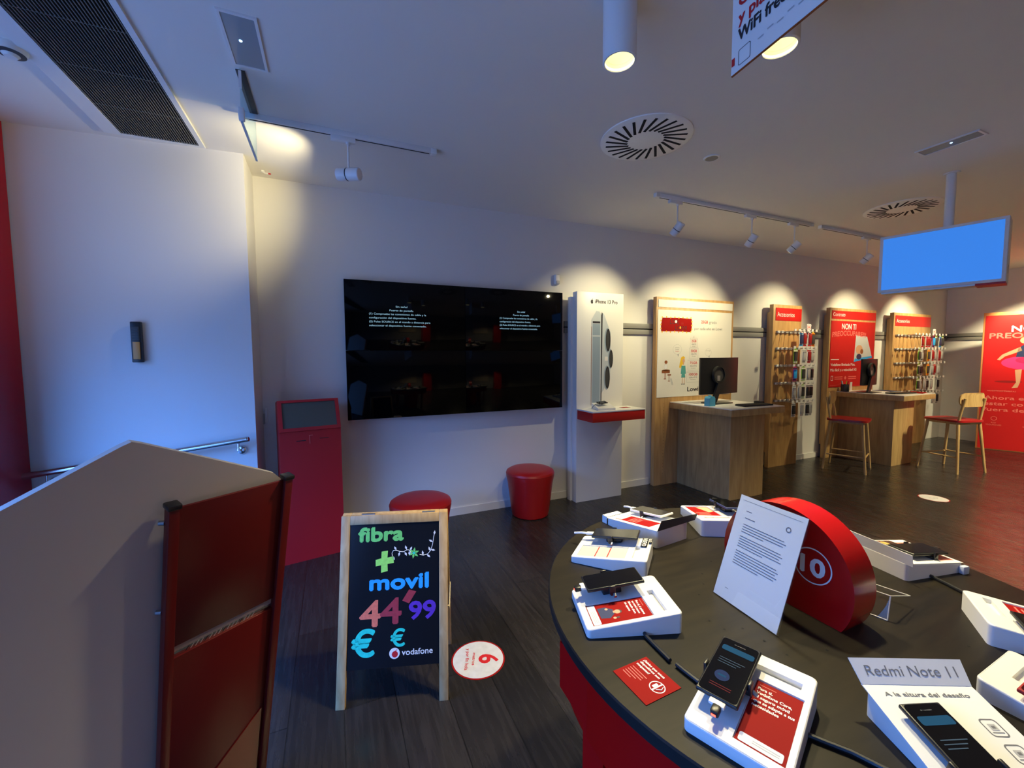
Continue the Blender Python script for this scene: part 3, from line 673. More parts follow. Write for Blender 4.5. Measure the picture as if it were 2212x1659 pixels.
# ---- acrylic notice
a0 = Vector((.939, .783, TT)); a1 = Vector((.923, .597, TT)); sx = (a1 - a0).normalized(); sn = Vector((.9963, -.0857, 0)); sup = Vector((sn.x * math.sin(R(19)), sn.y * math.sin(R(19)), math.cos(R(19))))
NM = frame(a0 + P(0, 0, .002), sx, sup); NW = (a1 - a0).length; NH = .279
t = thing('notice_holder', 'clear leaning acrylic holder with a white printed notice on the round table', 'sign holder', Matrix.Translation((a0 + a1) / 2))
MB(NM).box(-.003, NW + .003, 0, NH + .003, -.005, -.0035, CLEAR).box(-.003, NW + .003, 0, NH + .003, -.0005, .0005, CLEAR).build('acrylic_sleeve', t)
fm = frame(a0 + P(0, 0, .001), sx, -sn); b = MB(fm); b.box(-.003, NW + .003, -.088, 0, -.0005, .0015, CLEAR); b.build('acrylic_foot', t)
MB(NM).box(0, NW, .001, NH, -.0030, -.0012, PAPER).build('notice_sheet', t)
b = MB(NM @ Matrix.Translation((0, 0, -.0009)))
yy = .205
for n_, rows in ((0, 4), (1, 5), (2, 6)):
    for k in range(rows):
        l = .117 if k < rows - 1 else (.06, .075, .07)[n_]
        b.rect(.030, .030 + l + (.006 if k % 2 else 0), yy, yy + .0016, .0001, GINK); yy -= .0066
    yy -= .006
b.rect(.030, .06, .222, .2238, .0001, GINK); b.rect(.028, .045, .2405, .242, .0001, GINK); b.rect(.03, .04, .03, .0312, .0001, GINK); b.rect(.01, NW - .01, .2665, .2672, .0001, GINK)
b.ring(.149, .237, .0045, .0068, .0002, GINK, 20); b.build('notice_print', t)

# ---- red number disc
t = thing('number_disc', 'thick glossy red round block marked 10 in a white ring, on the round table', 'sign', Matrix.Translation((1.12, .69, TT)))
DM = frame((1.075, .690, TT), (0, -1, 0), (0, 0, 1)); zc = .0867; r = .1704
a0_ = math.asin(zc / r); pts = []
N_ = 72
for i in range(N_ + 1):
    a = -a0_ + (math.pi + 2 * a0_) * i / N_; pts.append((r * math.cos(a), zc + r * math.sin(a)))
b = MB(DM); b.prism(pts, -.088, -.0, RED); b.build('disc_body', t)
b = MB(DM); b.ring(.079, .129, .0415, .0445, .0012, WINK, 56); b.text('10', .079, .107, .044, WINK, al='c', w=.054, z=.0012, bold=.0022); b.build('number_print', t)
MB(DM).lathe([(0, 0)], WINK) if False else None

# ---- acrylic holder behind the disc
t = thing('acrylic_stand', 'small empty clear acrylic card stand behind the red number disc', 'stand', Matrix.Translation((1.25, .53, TT)))
b = MB(); q0 = Vector((1.205, .60, TT)); q1 = Vector((1.224, .522, TT)); hh = Vector((.018, .004, .055))
def slab(p, q, up_, th, m):
    n_ = (q - p).cross(up_).normalized() * th
    vs = [p, q, q + up_, p + up_]; vs = vs + [v + n_ for v in vs]
    b.add(vs, [(0, 1, 2, 3), (7, 6, 5, 4), (0, 4, 5, 1), (1, 5, 6, 2), (2, 6, 7, 3), (3, 7, 4, 0)], m)
slab(q0, q1, hh, .0025, CLEAR2); b.build('upright', t)
b = MB(); q2 = q0 + hh; q3 = q1 + hh; slab(q2, q3, Vector((.105, .005, -.028)), .0025, CLEAR2); b.build('card_ramp', t)
b = MB(); 
for p, q in ((q0, q1), (q1, q1 + hh), (q2, q3), (q3, q3 + Vector((.105, .005, -.028))), (q2 + Vector((.105, .005, -.028)), q3 + Vector((.105, .005, -.028)))): b.tube([p + P(0, 0, .002), q + P(0, 0, .002)], .0014, mat('frosted_edge', (.55, .54, .5), .4) if False else LGREY, 6)
b.build('polished_edge', t)

# ---- red warning card on the table
CMx = frame((.5095, .6635, TT), (0, -1, 0), (1, 0, 0))
b = MB(frame((.5115, .6615, TT), (.045, -.995, 0), (.995, .045, 0)))
t = thing('warning_card', 'small red printed card lying flat at the near edge of the round table', 'card', Matrix.Translation((.556, .616, TT)))
b.box(0, .094, 0, .091, 0, .0012, REDCARD); b.build('card', t)
b = MB(frame((.5115, .6615, TT + .0013), (.045, -.995, 0), (.995, .045, 0)))
for k, s in enumerate(('¿Sabías que estos', 'dispositivos son', 'maquetas?')): b.text(s, .006, .077 - k * .0095, .006, WINK, z=.0002, maxw=.056, bold=.0003)
for k in range(5): b.rect(.007, .007 + (.040, .036, .038, .030, .022)[k], .046 - k * .0065, .0478 - k * .0065, .0002, PINK)
b.ring(.072, .050, .0135, .0155, .0002, WINK, 28); b.rect(-.001 + .0715, .0735, .0355, .0645, .0003, WINK); b.prism(rr(.064, .070, .043, .056, .0015), .0001, .0003, WINK); b.tube([(.075, .043, .0003), (.081, .052, .0003), (.078, .060, .0003)], .0009, WINK, 4)
b.build('card_print', t)

# ---- cables lying on the table
def cable(name, lab, pts, r=.0045):
    b = MB(); b.tube([(x, y, TT + r + .001) for x, y in pts], r, BLACK, 8); single(b, name, lab, 'cable', (pts[0][0], pts[0][1], TT))
cable('black_cable', 'short black cable between the red warning card and the white stand above it', [(.648, .725), (.643, .71), (.640, .675), (.637, .632)])
cable('black_cable', 'black cable running from the table to the front phone stand', [(.641, .618), (.642, .60), (.644, .58), (.646, .562)])
cable('black_cable', 'black cable crossing the table between the front stand and the tall-header stand', [(.722, .405), (.735, .385), (.754, .358), (.768, .325), (.78, .30)])
cable('black_cable', 'black cable between the two white stands at the right edge of the table', [(1.588, .60), (1.58, .58), (1.566, .54), (1.548, .495)])

# ---- phone display stands
def wedge_z(h0, h1, L, x): return h0 + (h1 - h0) * x / L
def phone(M, lab, screen='dark', L=.150, W=.070, T=.008, glass=None, body=None):
    glass = glass or SCREEN; body = body or BLACK
    t = thing('smartphone', lab, 'smartphone', M, 'smartphones on display')
    b = MB(M); b.box(0, L, 0, W, 0, T, body, .0028, 3); b.build('phone_body', t)
    b = MB(M); b.prism(rr(.003, L - .003, .003, W - .003, .007), T - .0002, T + .0004, glass); s = b.build('phone_screen', t)
    MS = M @ frame((0, W, T + .0005), (0, -1, 0), (1, 0, 0))          # u across the phone, v towards its top
    b = MB(MS)
    if screen == 'dialog':
        b.prism(rr(.008, W - .006, L - .036, L - .022, .004), .0001, .0002, DBLUE)
        b.text('sin conexión', W / 2, L - .014, .0028, GINK, al='c', z=.0003)
        for k in range(3): b.rect(.012, W - .014 - .006 * k, L - .058 - k * .006, L - .0565 - k * .006, .0003, mat('display_dim_text', (.02, .03, .04), .5, spec=0, emit=(.08, .12, .16), estr=.4) if k == 0 else bpy.data.materials['display_dim_text'])
        b.disc(W * .42, .050, .0125, .0003, DLILAC); b.rect(W * .42 - .007, W * .42 + .007, .048, .052, .0004, DBLUE)
        for k in range(2): b.rect(.016, W - .018, .026 - k * .005, .0275 - k * .005, .0003, DGRN)
        b.build('screen_content', s)
    return t
def stand(px, lab, phone_lab=None, kind='card', LWH=None, card='red', phone_pos=(.05, .100), phone_screen='dark', ph_tilt=0, ph_h=.016, glass=None, phL=.150, clamp=True, plug='black', phone_body=None):
    cx, cy_, th, L, W, h0, h1 = px
    c, s = math.cos(R(th)), math.sin(R(th))
    o = Vector((cx - c * L / 2 + s * W / 2, cy_ - s * L / 2 - c * W / 2, TT))
    M = zrot(o, th)
    t = thing('phone_display_stand', lab, 'display stand', M, 'phone display stands on the round table')
    tz = lambda x: wedge_z(h0, h1, L, x)
    al = math.atan2(h1 - h0, L); SL = L / math.cos(al)
    TM = M @ frame((0, 0, h0), (L, 0, h1 - h0), (0, 1, 0))              # x up the slope, y across
    rcr = .010; out = rr(0, L, 0, W, rcr, 4)
    groove = (L * .80, L * .87, W * .12, W * .62); crd = (L * .075, L * .715, W * .065, W * .535)
    gh = [(groove[0], groove[2]), (groove[1], groove[2]), (groove[1], groove[3]), (groove[0], groove[3])]
    ch = [(crd[0], crd[2]), (crd[1], crd[2]), (crd[1], crd[3]), (crd[0], crd[3])]
    holes = [gh, ch] if kind == 'card' else []
    b = MB(M)
    def inset(p, e): return [(x + (e if x < L / 2 else -e) * (1 if abs(x - L / 2) > L * .3 else 0), y + (e if y < W / 2 else -e)) for x, y in p]
    # side walls with a small rounded rim
    lay = [[(x, y, .0) for x, y in out], [(x, y, tz(x) - .003) for x, y in out]]
    def rim(e, dz): return [(L / 2 + (x - L / 2) * (1 - 2 * e / L), W / 2 + (y - W / 2) * (1 - 2 * e / W), tz(x) + dz) for x, y in out]
    lay += [rim(.0006, -.0012), rim(.0022, 0)]
    n = len(out)
    for a, d in zip(lay, lay[1:]): b.add(a + d, [(i, (i + 1) % n, n + (i + 1) % n, n + i) for i in range(n)], WHITE)
    topo = [(x, y) for x, y, _ in lay[-1]]
    tri = tessellate_polygon([[Vector((x, y, 0)) for x, y in q] for q in [topo, *holes]]); ap = topo + [p for h in holes for p in h]
    fs = []
    for q in tri:
        A_, B_, C_ = (Vector((*ap[i], 0)) for i in q)
        fs.append(tuple(q) if (B_ - A_).cross(C_ - A_).z > 0 else tuple(q)[::-1])
    b.add([(x, y, tz(x)) for x, y in ap], fs, WHITE)
    b.add([(x, y, .0) for x, y in out], [tuple(range(n))[::-1]], WHITE)
    for h, dp in ((gh, .010), (ch, .0035)) if holes else ():
        m_ = 4; vs = [(x, y, tz(x)) for x, y in h] + [(x, y, tz(x) - dp) for x, y in h]
        b.add(vs, [((i + 1) % 4, i, 4 + i, 4 + (i + 1) % 4) for i in range(4)] + [(4, 5, 6, 7)], WHITE)
    base = b.build('wedge_base', t, ang=25)
    CM_ = M @ frame((crd[0], crd[3], tz(crd[0]) - .0032), (0, -1, 0), (L, 0, h1 - h0)); cw = crd[3] - crd[2]; chh = (crd[1] - crd[0]) / math.cos(al)
    if kind == 'card':
        b = MB(CM_)
        if card == 'red':
            b.box(.0015, cw - .0015, .0015, chh - .0015, 0, .0008, REDCARD)
            z = .0009; rows = ('Para ti,', 'Vodafone Care,', 'el seguro móvil', 'que se adapta a tus', 'necesidades')
            b.rect(.008, .034, chh - .010, chh - .009, z, PINK)
            for k, s_2 in enumerate(rows): b.text(s_2, .007, chh - .021 - k * .0098, .0062, WINK, z=z, maxw=cw * .82, bold=.0003)
            b.prism(rr(.006, cw - .006, .005, .022, .003), z, z + .0003, PAPER); 
            for k in range(2): b.rect(.026, cw - .011, .011 + k * .004, .0122 + k * .004, z + .0005, LGREY)
        elif card == 'photo':
            b.box(.0015, cw - .0015, .0015, chh - .0015, 0, .0008, REDCARD); z = .0009
            b.rect(.010, .036, chh - .010, chh - .009, z, PINK)
            for k, s_2 in enumerate(('Para ti, si quieres', 'un móvil nuevo', 'llévatelo ahora', 'sin esperas')): b.text(s_2, .012, chh - .021 - k * .0095, .0058, WINK, z=z, maxw=cw * .7, bold=.0003)
            b.prism(rr(.004, cw - .004, .003, .022, .003), z, z + .0003, PAPER)
            for k in range(3): b.rect(.026, cw - .010, .008 + k * .004, .0091 + k * .004, z + .0005, LGREY)
            # printed seated man in dark jacket
            b.poly([(.018, .026), (.056, .026), (.060, .048), (.046, .062), (.030, .062), (.018, .046)], z + .0001, NAVY)
            b.disc(.041, .070, .0075, z + .0002, SKIN, 16); b.disc(.041, .0745, .0070, z + .0001, DGREY, 16); b.rect(.036, .044, .060, .064, z + .0002, SKIN)
            b.disc(.026, .047, .004, z + .0003, SKIN, 10); b.disc(.062, .058, .004, z + .0002, SKIN, 10); b.rect(.059, .064, .062, .070, z + .0002, DGREY)
        elif card == 'white':
            b.box(.0015, cw - .0015, .0015, chh - .0015, 0, .0008, mat('ivory_card', (.62, .59, .47), .5)); z = .0009
            for v_ in (.36, .62): b.rect(.001, cw - .001, chh * v_, chh * v_ + .0035, z, REDINK)
            for v_ in (.47, .52): b.rect(.008, cw - .010, chh * v_, chh * v_ + .0018, z, LGREY)
        elif card == 'pale':
            b.box(.0015, cw - .0015, .0015, chh - .0015, 0, .0008, REDCARD); z = .0009
            b.poly([(.004, .004), (cw * .55, .004), (cw * .3, chh * .6), (.004, chh * .5)], z, SKIN)
            for k in range(5): b.rect(cw * .35, cw * .9 - .005 * (k % 3), chh * .86 - k * .010, chh * .86 + .004 - k * .010, z, PINK)
        b.build('info_card', t, smooth=False)
        b = MB(CM_); b.box(0, cw, chh - .0012, chh - .0002, .0008, .0036, CLEAR); b.build('card_cover', t)
    if card == 'white':
        # dark sticker strips with white letters beyond the phone's top end
        b = MB(TM @ Matrix.Translation((SL * .875, W * .93, .0035))); b.rect(-.002, .018, -.062, .004, 0, BLKP); b.text('NUEVO', .001, .001, .014, WINK, rot=-90, w=.058, z=.0005, bold=.0004)
        b.rect(.020, .030, -.034, .004, 0, BLKP); b.text('2022', .0215, .002, .007, WINK, rot=-90, w=.028, z=.0005); b.build('letter_sticker', t)
    if kind == 'sleeve':
        # card sleeve around the wedge, printed, with a folded flap at the high end
        b = MB(TM); b.box(-.001, SL + .001, -.001, W + .001, .0006, .0012, PAPER); b.build('sleeve', t)
        b = MB(TM); z = .0016
        b.prism(rr(.028, SL * .80, W * .10, W * .48, .002), z, z + .0003, REDCARD); b.poly([(.03, W * .12), (.06, W * .12), (.055, W * .46), (.03, W * .46)], z + .0005, CREAM)
        b.poly([(.07, W * .47), (.12, W * .30), (.16, W * .47)], z + .0004, DRED)
        for k in range(4): b.rect(.085 + k * .012, .091 + k * .012, W * .14, W * (.40 - .03 * (k % 2)), z + .0006, PINK)
        b.text('Nuevo', SL - .012, W * .72, .011, INK, rot=-90, z=z, w=.035); b.text('Galaxy A', SL - .030, W * .72, .007, GINK, rot=-90, z=z, w=.04)
        b.build('sleeve_print', t)
        b = MB(M); b.prism([(0, 0), (W + .035, 0), (W + .05, .02), (.02, .032)], 0, .001, DGREY, M=frame((L + .001, 0, h1), (0, 1, 0), (.0, -.05, .9))); b.build('dark_flap', t)
        b = MB(M); b.box(-.026, -.001, .0, .0012, .0, h0 + .004, PAPER).box(-.026, 0, 0, W * .5, h0 + .003, h0 + .004, PAPER).box(-.026, -.025, 0, .03, 0, h0 + .003, PAPER); b.build('front_flap', t)
    if kind == 'header':
        b = MB(M); hp_ = frame((L - .002, 0, h1 - .002), (0, 1, 0), (.004, 0, .035)); b.prism([(-.004, 0), (W + .012, 0), (W + .012, .034), (-.012, .036)], 0, .0012, PAPER, M=hp_); b.build('header_card', t)
        b = MB(TM); z = .001; b.box(.0, SL - .004, 0, W, 0, z, PAPER); b.prism([(SL * .30, .004), (SL * .97, .004), (SL * .97, W * .58), (SL * .30, W * .58)], z, z + .0006, GREYG)
        for k in range(3): b.disc(SL * (.84 - k * .165), .020 + .004, .0125, z + .001, GOLD, 24)
        b.prism([(.012, .02), (SL * .30, .02), (SL * .30, W * .9), (.012, W * .9)], z, z + .0005, mat('salmon_card', C8(225, 120, 100), .5)); b.build('printed_inlay', t)
        b = MB(M); b.box(-.004, .02, W + .001, W + .014, .0, .024, mat('bluish_plastic_clip', (.5, .55, .7), .4), .003); b.build('end_clip', t)
    if kind == 'redmi':
        CW = W + .012
        b = MB(TM); z = .0015; b.box(-.005, SL - .0, -.004, W + .008, 0, z, PAPER)
        for k in range(4):
            u0 = SL - .085 - k * .038; b.prism(rr(u0, u0 + .028, .016, .044, .006), z, z + .0003, GINK, holes=[rr(u0 + .0020, u0 + .0260, .0180, .0420, .0045)])
            b.rect(u0 + .010, u0 + .020, .024, .036, z + .0004, LGREY); b.rect(u0 + .006, u0 + .0075, .021, .039, z + .0004, GINK); b.rect(u0 + .013, u0 + .017, .027, .033, z + .0006, GINK)
        b.text('A la altura del desafío', SL - .022, W * .90, .0072, GINK, rot=-90, z=z + .0004, w=W * .80, bold=.0003); b.build('printed_card', t)
        hp_ = M @ frame((L - .001, W + .008, h1 + .001), (0, -1, 0), (.026, 0, .030))
        b = MB(hp_); b.prism([(0, 0), (CW, 0), (CW + .004, .040), (-.006, .040)], 0, .0014, PAPER); b.build('header_card', t)
        b = MB(hp_); b.text('Redmi Note 11', .016, .013, .0165, MGREY, w=CW * .84, z=.0018); b.build('header_lettering', t)
    # phone, clamp and plug
    if phone_lab:
        if kind == 'redmi': u0, v0, rz_ = .020, W * .48, 4
        else: u0, v0, rz_ = phone_pos[0] if phone_pos[0] < .2 else .05, phone_pos[1], ph_tilt
        PMx = TM @ Matrix.Translation((u0, v0, ph_h)) @ Matrix.Rotation(R(rz_), 4, 'Z')
        phone(PMx, phone_lab, phone_screen, L=phL, glass=glass, body=phone_body)
        if clamp:
            b = MB(PMx); xm_ = phL * .42
            for y_ in (-.006, .070): b.box(xm_ - .008, xm_ + .008, y_ + .0005 * (y_ > 0), y_ + .006, -.012, .011, BLACK, .002)
            b.box(xm_ - .006, xm_ + .006, -.006, .076, -.014, -.004, BLACK, .001); b.cyl((xm_ + .004, -.004, -.010), (xm_ + .004, -.012, -.014), .004, STEEL, seg=10)
            b.box(xm_ - .02, xm_ + .03, .02, .05, -ph_h, -.008, BLACK, .003)
            b.build('security_clamp', t)
        b = MB(PMx)
        if plug == 'black':
            b.box(-.012, 0.0, .018, .044, -.001, .005, WHITE, .002); b.box(-.028, -.010, .022, .036, -.006, .006, BLACK, .003); b.box(-.029, -.0275, .026, .033, -.003, .0, REDLED)
        else:
            b.box(-.026, 0.0, .026, .044, -.001, .006, WHITE, .003); b.tube([(-.024, .035, .002), (-.045, .036, .003), (-.07, .040, -.001)], .004, WHITE, 8)
        b.build('charging_plug', t)
    return t
PX = {1: (.6552, .8093, -19.12, .228, .1711, .0194, .0496), 2: (.8118, 1.058, -48.4, .2313, .1676, .0181, .0488),
      3: (1.0506, 1.1749, -83.5, .240, .1611, .024, .0601), 4: (1.3353, 1.1122, -116.9, .2245, .190, .0324, .0605),
      5: (1.6141, .6548, 169.64, .2206, .1575, .0282, .0501), 6: (1.4584, .3350, 123.9, .2321, .1649, .0288, .0491),
      7: (1.1915, .224, 91.9, .2253, .169, .0077, .0388), 8: (.9029, .2601, 64.6, .217, .1799, .004, .0539),
      9: (.674, .4726, 21.94, .2232, .1601, .0213, .0510)}
stand(PX[1], 'white phone stand whose red card shows a man, at the table edge', 'black smartphone clamped above the stand with the printed man', card='photo', phone_pos=(.030, .098), ph_h=.026)
stand(PX[2], 'white phone stand with a plain ivory striped card', 'smartphone with sticker letters NUEVO on the stand with striped card', card='white', phone_pos=(.045, .100), glass=GREYG, plug='white', ph_h=.020)
stand(PX[3], 'white boxed phone stand in a printed sleeve with a dark flap', 'smartphone lying on the sleeved stand, reflecting the ceiling', kind='sleeve', phone_pos=(.030, .094), glass=GREYG, plug='white', phone_body=WHITE, ph_h=.014)
stand(PX[4], 'white phone stand partly hidden behind the leaning notice sheet', 'dark blue smartphone on the stand behind the notice sheet', card='pale', phone_pos=(.015, .112), ph_h=.024, phone_body=NAVY)
stand(PX[5], 'white stand with raised header card right of the red number disc', 'black smartphone on the stand with gold discs', kind='header', phone_pos=(.02, .062), ph_h=.012, ph_tilt=2)
stand(PX[6], 'white phone stand cut by the right edge, farther of the two there', 'black smartphone with lit dialog on the farther right-edge stand', card='pale', phone_pos=(.035, .102), ph_h=.012, phone_screen='dialog')
stand(PX[7], 'white phone stand in the lower right, behind the tall-header stand', 'dark red smartphone on the lower right stand', card='pale', phone_pos=(.03, .092), ph_h=.010, phone_body=DRED, glass=mat('dark_red_glass', C8(60, 8, 12), .1))
stand(PX[8], 'white stand with the Redmi Note 11 header card in the foreground', 'black smartphone with blue dialog on the Redmi Note 11 stand', kind='redmi', ph_h=.012, phone_screen='dialog', phL=.160)
stand(PX[9], 'white phone stand with red insurance card in the front foreground', 'black smartphone with blue dialog clamped on the front foreground stand', card='red', phone_pos=(.048, .086), ph_h=.020, phone_screen='dialog')


# ================================================================== tall phone stand by the wall
t = thing('product_tower', 'tall white display tower with printed phone and red shelf beside the video wall', 'display tower', Matrix.Translation((2.62, 3.75, 0)))
MB().box(2.322, 2.912, 3.655, 3.735, 0, 2.216, WHITE, .002).build('front_panel', t)
b = MB(); b.box(2.300, 2.90, 3.737, 3.80, 0, 2.17, WHITE, .002); b.build('back_panel', t)
MB().box(2.34, 2.88, 3.80, YW - .024, .3, 1.79, WHITE).box(2.34, 2.88, 3.80, YW - .024, 1.935, 2.1, WHITE).build('wall_spacer', t)
MB().box(2.332, 2.985, 3.375, 3.655, .893, .988, REDPR, .003).build('red_shelf', t)
MB().box(2.330, 2.987, 3.372, 3.655, .988, 1.002, WHITE, .002).build('shelf_top', t)
b = MB(wallf(0, 3.6545, 0)); z = .0005
b.text('iPhone 13 Pro', 2.545, 2.105, .040, INK, w=.285, z=z, bold=.0008)
# fruit mark: rounded body with a bite and a leaf
ap = []
for i in range(36):
    a = 2 * math.pi * i / 36; rad = .017 * (1 - .10 * math.cos(2 * a) + .06 * abs(math.sin(a))); x = rad * math.cos(a); y = rad * 1.05 * math.sin(a)
    dx, dy = x - .019, y - .002
    if dx * dx + dy * dy < .008 ** 2:
        k = .008 / max(1e-5, math.hypot(dx, dy)); x = .019 + dx * k; y = .002 + dy * k
    ap.append((2.505 + x, 2.118 + y))
b.poly(ap, z, INK); b.poly([(2.505, 2.137), (2.510, 2.139), (2.517, 2.150), (2.508, 2.147)], z, INK)
b.prism([(2.50, 1.03), (2.625, 1.03), (2.625, 1.98), (2.60, 2.02), (2.56, 2.025), (2.50, 1.93)], z, z + .0004, SILV2)
b.rect(2.515, 2.61, 1.03, 1.89, z + .0006, SILV); b.rect(2.515, 2.61, 1.895, 1.915, z + .0007, INK); b.rect(2.502, 2.618, 1.755, 1.77, z + .0008, SILV2)
b.rect(2.499, 2.504, 1.03, 1.86, z + .0006, BROWN)
b.prism([(2.622, 1.03), (2.632, 1.03), (2.640, 2.0), (2.63, 2.015), (2.622, 1.98)], z + .0005, z + .0007, INK)
b.prism([(2.632, 1.15), (2.70, 1.25), (2.745, 1.30), (2.745, 1.80), (2.70, 1.90), (2.655, 2.0), (2.638, 2.0)], z, z + .0004, SILV2)
for zc_, xx in ((1.72, 2.705), (1.32, 2.70), (1.52, 2.745)):
    s_3 = .13 if xx != 2.745 else .105
    b.disc(xx, zc_, s_3, z + .001, SILV, 32, sx=.30); b.disc(xx + .008, zc_, s_3 * .92, z + .0012, INK, 32, sx=.26); b.disc(xx + .004, zc_, s_3 * .75, z + .0014, DGREY, 32, sx=.22)
b.rect(2.672, 2.712, 1.50, 1.545, z + .001, WINK); b.build('poster_print', t, smooth=False)
MS_ = zrot((2.44, 3.44, 1.0025), -12)
t = thing('small_phone_stand', 'small white wedge stand with a mini display on the red tower shelf', 'display stand', MS_)
b = MB(MS_ @ Matrix(((0, 0, 1, 0), (1, 0, 0, 0), (0, 1, 0, 0), (0, 0, 0, 1)))); b.prism([(0, 0), (.17, 0), (.17, .060), (0, .02)], 0, .19, WHITE); b.build('wedge_base', t)
PMx = MS_ @ Matrix.Translation((.04, .03, .040)) @ Matrix.Rotation(R(14), 4, 'X') @ Matrix.Rotation(R(15), 4, 'Z')
phone(PMx @ Matrix.Translation((0, .02, .012)), 'black smartphone on the small wedge stand of the white tower', L=.11, W=.06)
b = MB(PMx); b.box(.04, .06, .035, .065, 0, .014, BLACK, .002); b.tube([(0, .05, .012), (-.03, .055, 0), (-.05, .06, -.02), (-.055, .065, -.036)], .0025, BLACK, 6); b.build('cable_clamp', t)
b = MB(); b.box(2.80, 2.90, 3.50, 3.57, 1.0025, 1.004, REDCARD); single(b, 'price_card', 'small red card lying at the right end of the red tower shelf', 'card', (2.85, 3.53, 1.0025))

# ================================================================== wall panels
def wall_panel(x0, x1, lab, yf=3.755, h=2.235, frame_=False, name='wall_panel', thick=.055):
    t = thing(name, lab, 'display panel', Matrix.Translation(((x0 + x1) / 2, yf, 0)), 'tall oak display panels')
    MB().box(x0, x1, yf, yf + thick, 0, h, OAK, .002).build('panel_board', t)
    MB().box(x0 - .0 + .02, x1 - .02, yf + thick, YW - .0225, 0.2, h - .1, OAK).build('back_spacer', t) if YW - .0225 > yf + thick else None
    return t
t = wall_panel(3.465, 4.735, 'wide oak panel with the cream illustrated 25GB gratis poster, behind the nearer desk')
b = MB(wallf(0, 3.7545)); b.box(3.49, 4.71, 2.118, 2.205, 0, .004, CREAM); b.build('blank_header', t)
b = MB(wallf(0, 3.7545)); b.box(3.485, 4.70, 1.058, 2.088, 0, .004, CREAM); pp = b.build('poster', t)
b = MB(wallf(0, 3.750)); z = .0006
b.poly([(3.535, 1.835), (3.75, 1.84), (4.005, 1.835), (4.02, 1.92), (4.01, 1.995), (3.80, 2.0), (3.55, 1.995), (3.53, 1.91)], z, REDCARD)
for i in range(8):
    for zz in (1.83, 2.0): b.disc(3.55 + i * .064, zz + .006 * (i % 2), .010, z + .0003, YEL, 12)
for zz in (1.87, 1.915, 1.96):
    for x in (3.53, 4.015): b.disc(x, zz, .010, z + .0003, YEL, 12)
b.text('LOS', 3.67, 1.925, .052, INK, w=.13, z=z + .0005); b.text('de', 3.84, 1.925, .03, DRED, w=.04, z=z + .0005); b.text('LOWI', 3.75, 1.855, .055, INK, w=.18, z=z + .0005); b.disc(3.76, 1.955, .018, z + .0006, WINK, 16); b.disc(3.83, 1.885, .016, z + .0006, YEL, 16, sx=.7)
b.text('25GB', 4.17, 1.945, .036, REDINK, w=.11, z=z, bold=.001); b.text('gratis', 4.30, 1.945, .036, MGREY, w=.13, z=z); b.text('por cada año en', 4.06, 1.865, .034, MGREY, w=.34, z=z); b.text('Lowi', 4.42, 1.865, .036, MGREY, w=.11, z=z)
for k, (x0_, x1_, za, zb_, s1) in enumerate(((3.995, 4.115, 1.655, 1.765, '25GB'), (3.985, 4.13, 1.51, 1.645, '50GB'), (3.965, 4.145, 1.37, 1.50, '75GB'), (3.95, 4.16, 1.225, 1.36, '100GB'))):
    b.prism([(x0_, za), (x1_, za), (x1_, zb_), (x0_, zb_)], z, z + .0003, LGREY, holes=[[(x0_ + .002, za + .002), (x1_ - .002, za + .002), (x1_ - .002, zb_ - .002), (x0_ + .002, zb_ - .002)]])
    b.rect(x0_ - .006, x1_ + .006, zb_ - .014, zb_ - .012, z, LGREY)
    b.text(s1, (x0_ + x1_) / 2, zb_ - .052, .030, REDINK, al='c', w=(x1_ - x0_) * .66, z=z + .0004, bold=.0006); b.text('GRATIS', (x0_ + x1_) / 2, zb_ - .086, .020, MGREY, al='c', w=(x1_ - x0_) * .62, z=z + .0004); b.text('10 años', (x0_ + x1_) / 2, zb_ - .108, .012, MGREY, al='c', w=(x1_ - x0_) * .4, z=z + .0004)
b.ring(4.052, 1.778, .008, .010, z, MGREY, 16)
for cxb, czb, rb_, st in ((3.79, 1.625, .058, ('¡CHICOS,', 'SE HAN', 'SUBIDO!')), (4.30, 1.59, .045, ('¡Yo te digo!',))):
    b.ring(cxb, czb, rb_, rb_ + .002, z, LGREY, 32, sx=1.15); b.poly([(cxb + .0, czb - rb_), (cxb + .02, czb - rb_ - .03), (cxb + .03, czb - rb_ + .006)], z, LGREY)
    for k, s in enumerate(st): b.text(s, cxb, czb + .015 - k * .022, .012, REDINK if k == 2 else MGREY, al='c', z=z + .0003)
# girl in teal suit with blond hair
b.poly([(3.835, 1.46), (3.855, 1.53), (3.89, 1.545), (3.915, 1.53), (3.90, 1.46), (3.875, 1.44), (3.85, 1.40), (3.825, 1.41)], z, YEL); b.disc(3.895, 1.49, .026, z + .0003, SKIN, 20, sx=.75); b.rect(3.888, 3.902, 1.44, 1.47, z + .0002, SKIN)
b.poly([(3.862, 1.43), (3.925, 1.43), (3.935, 1.33), (3.92, 1.33), (3.928, 1.285), (3.86, 1.285), (3.868, 1.33), (3.852, 1.33)], z + .0002, TEAL)
for x in (3.873, 3.905): b.rect(x, x + .010, 1.21, 1.285, z + .0001, SKIN); b.rect(x - .008, x + .014, 1.20, 1.212, z + .0002, MGREY)
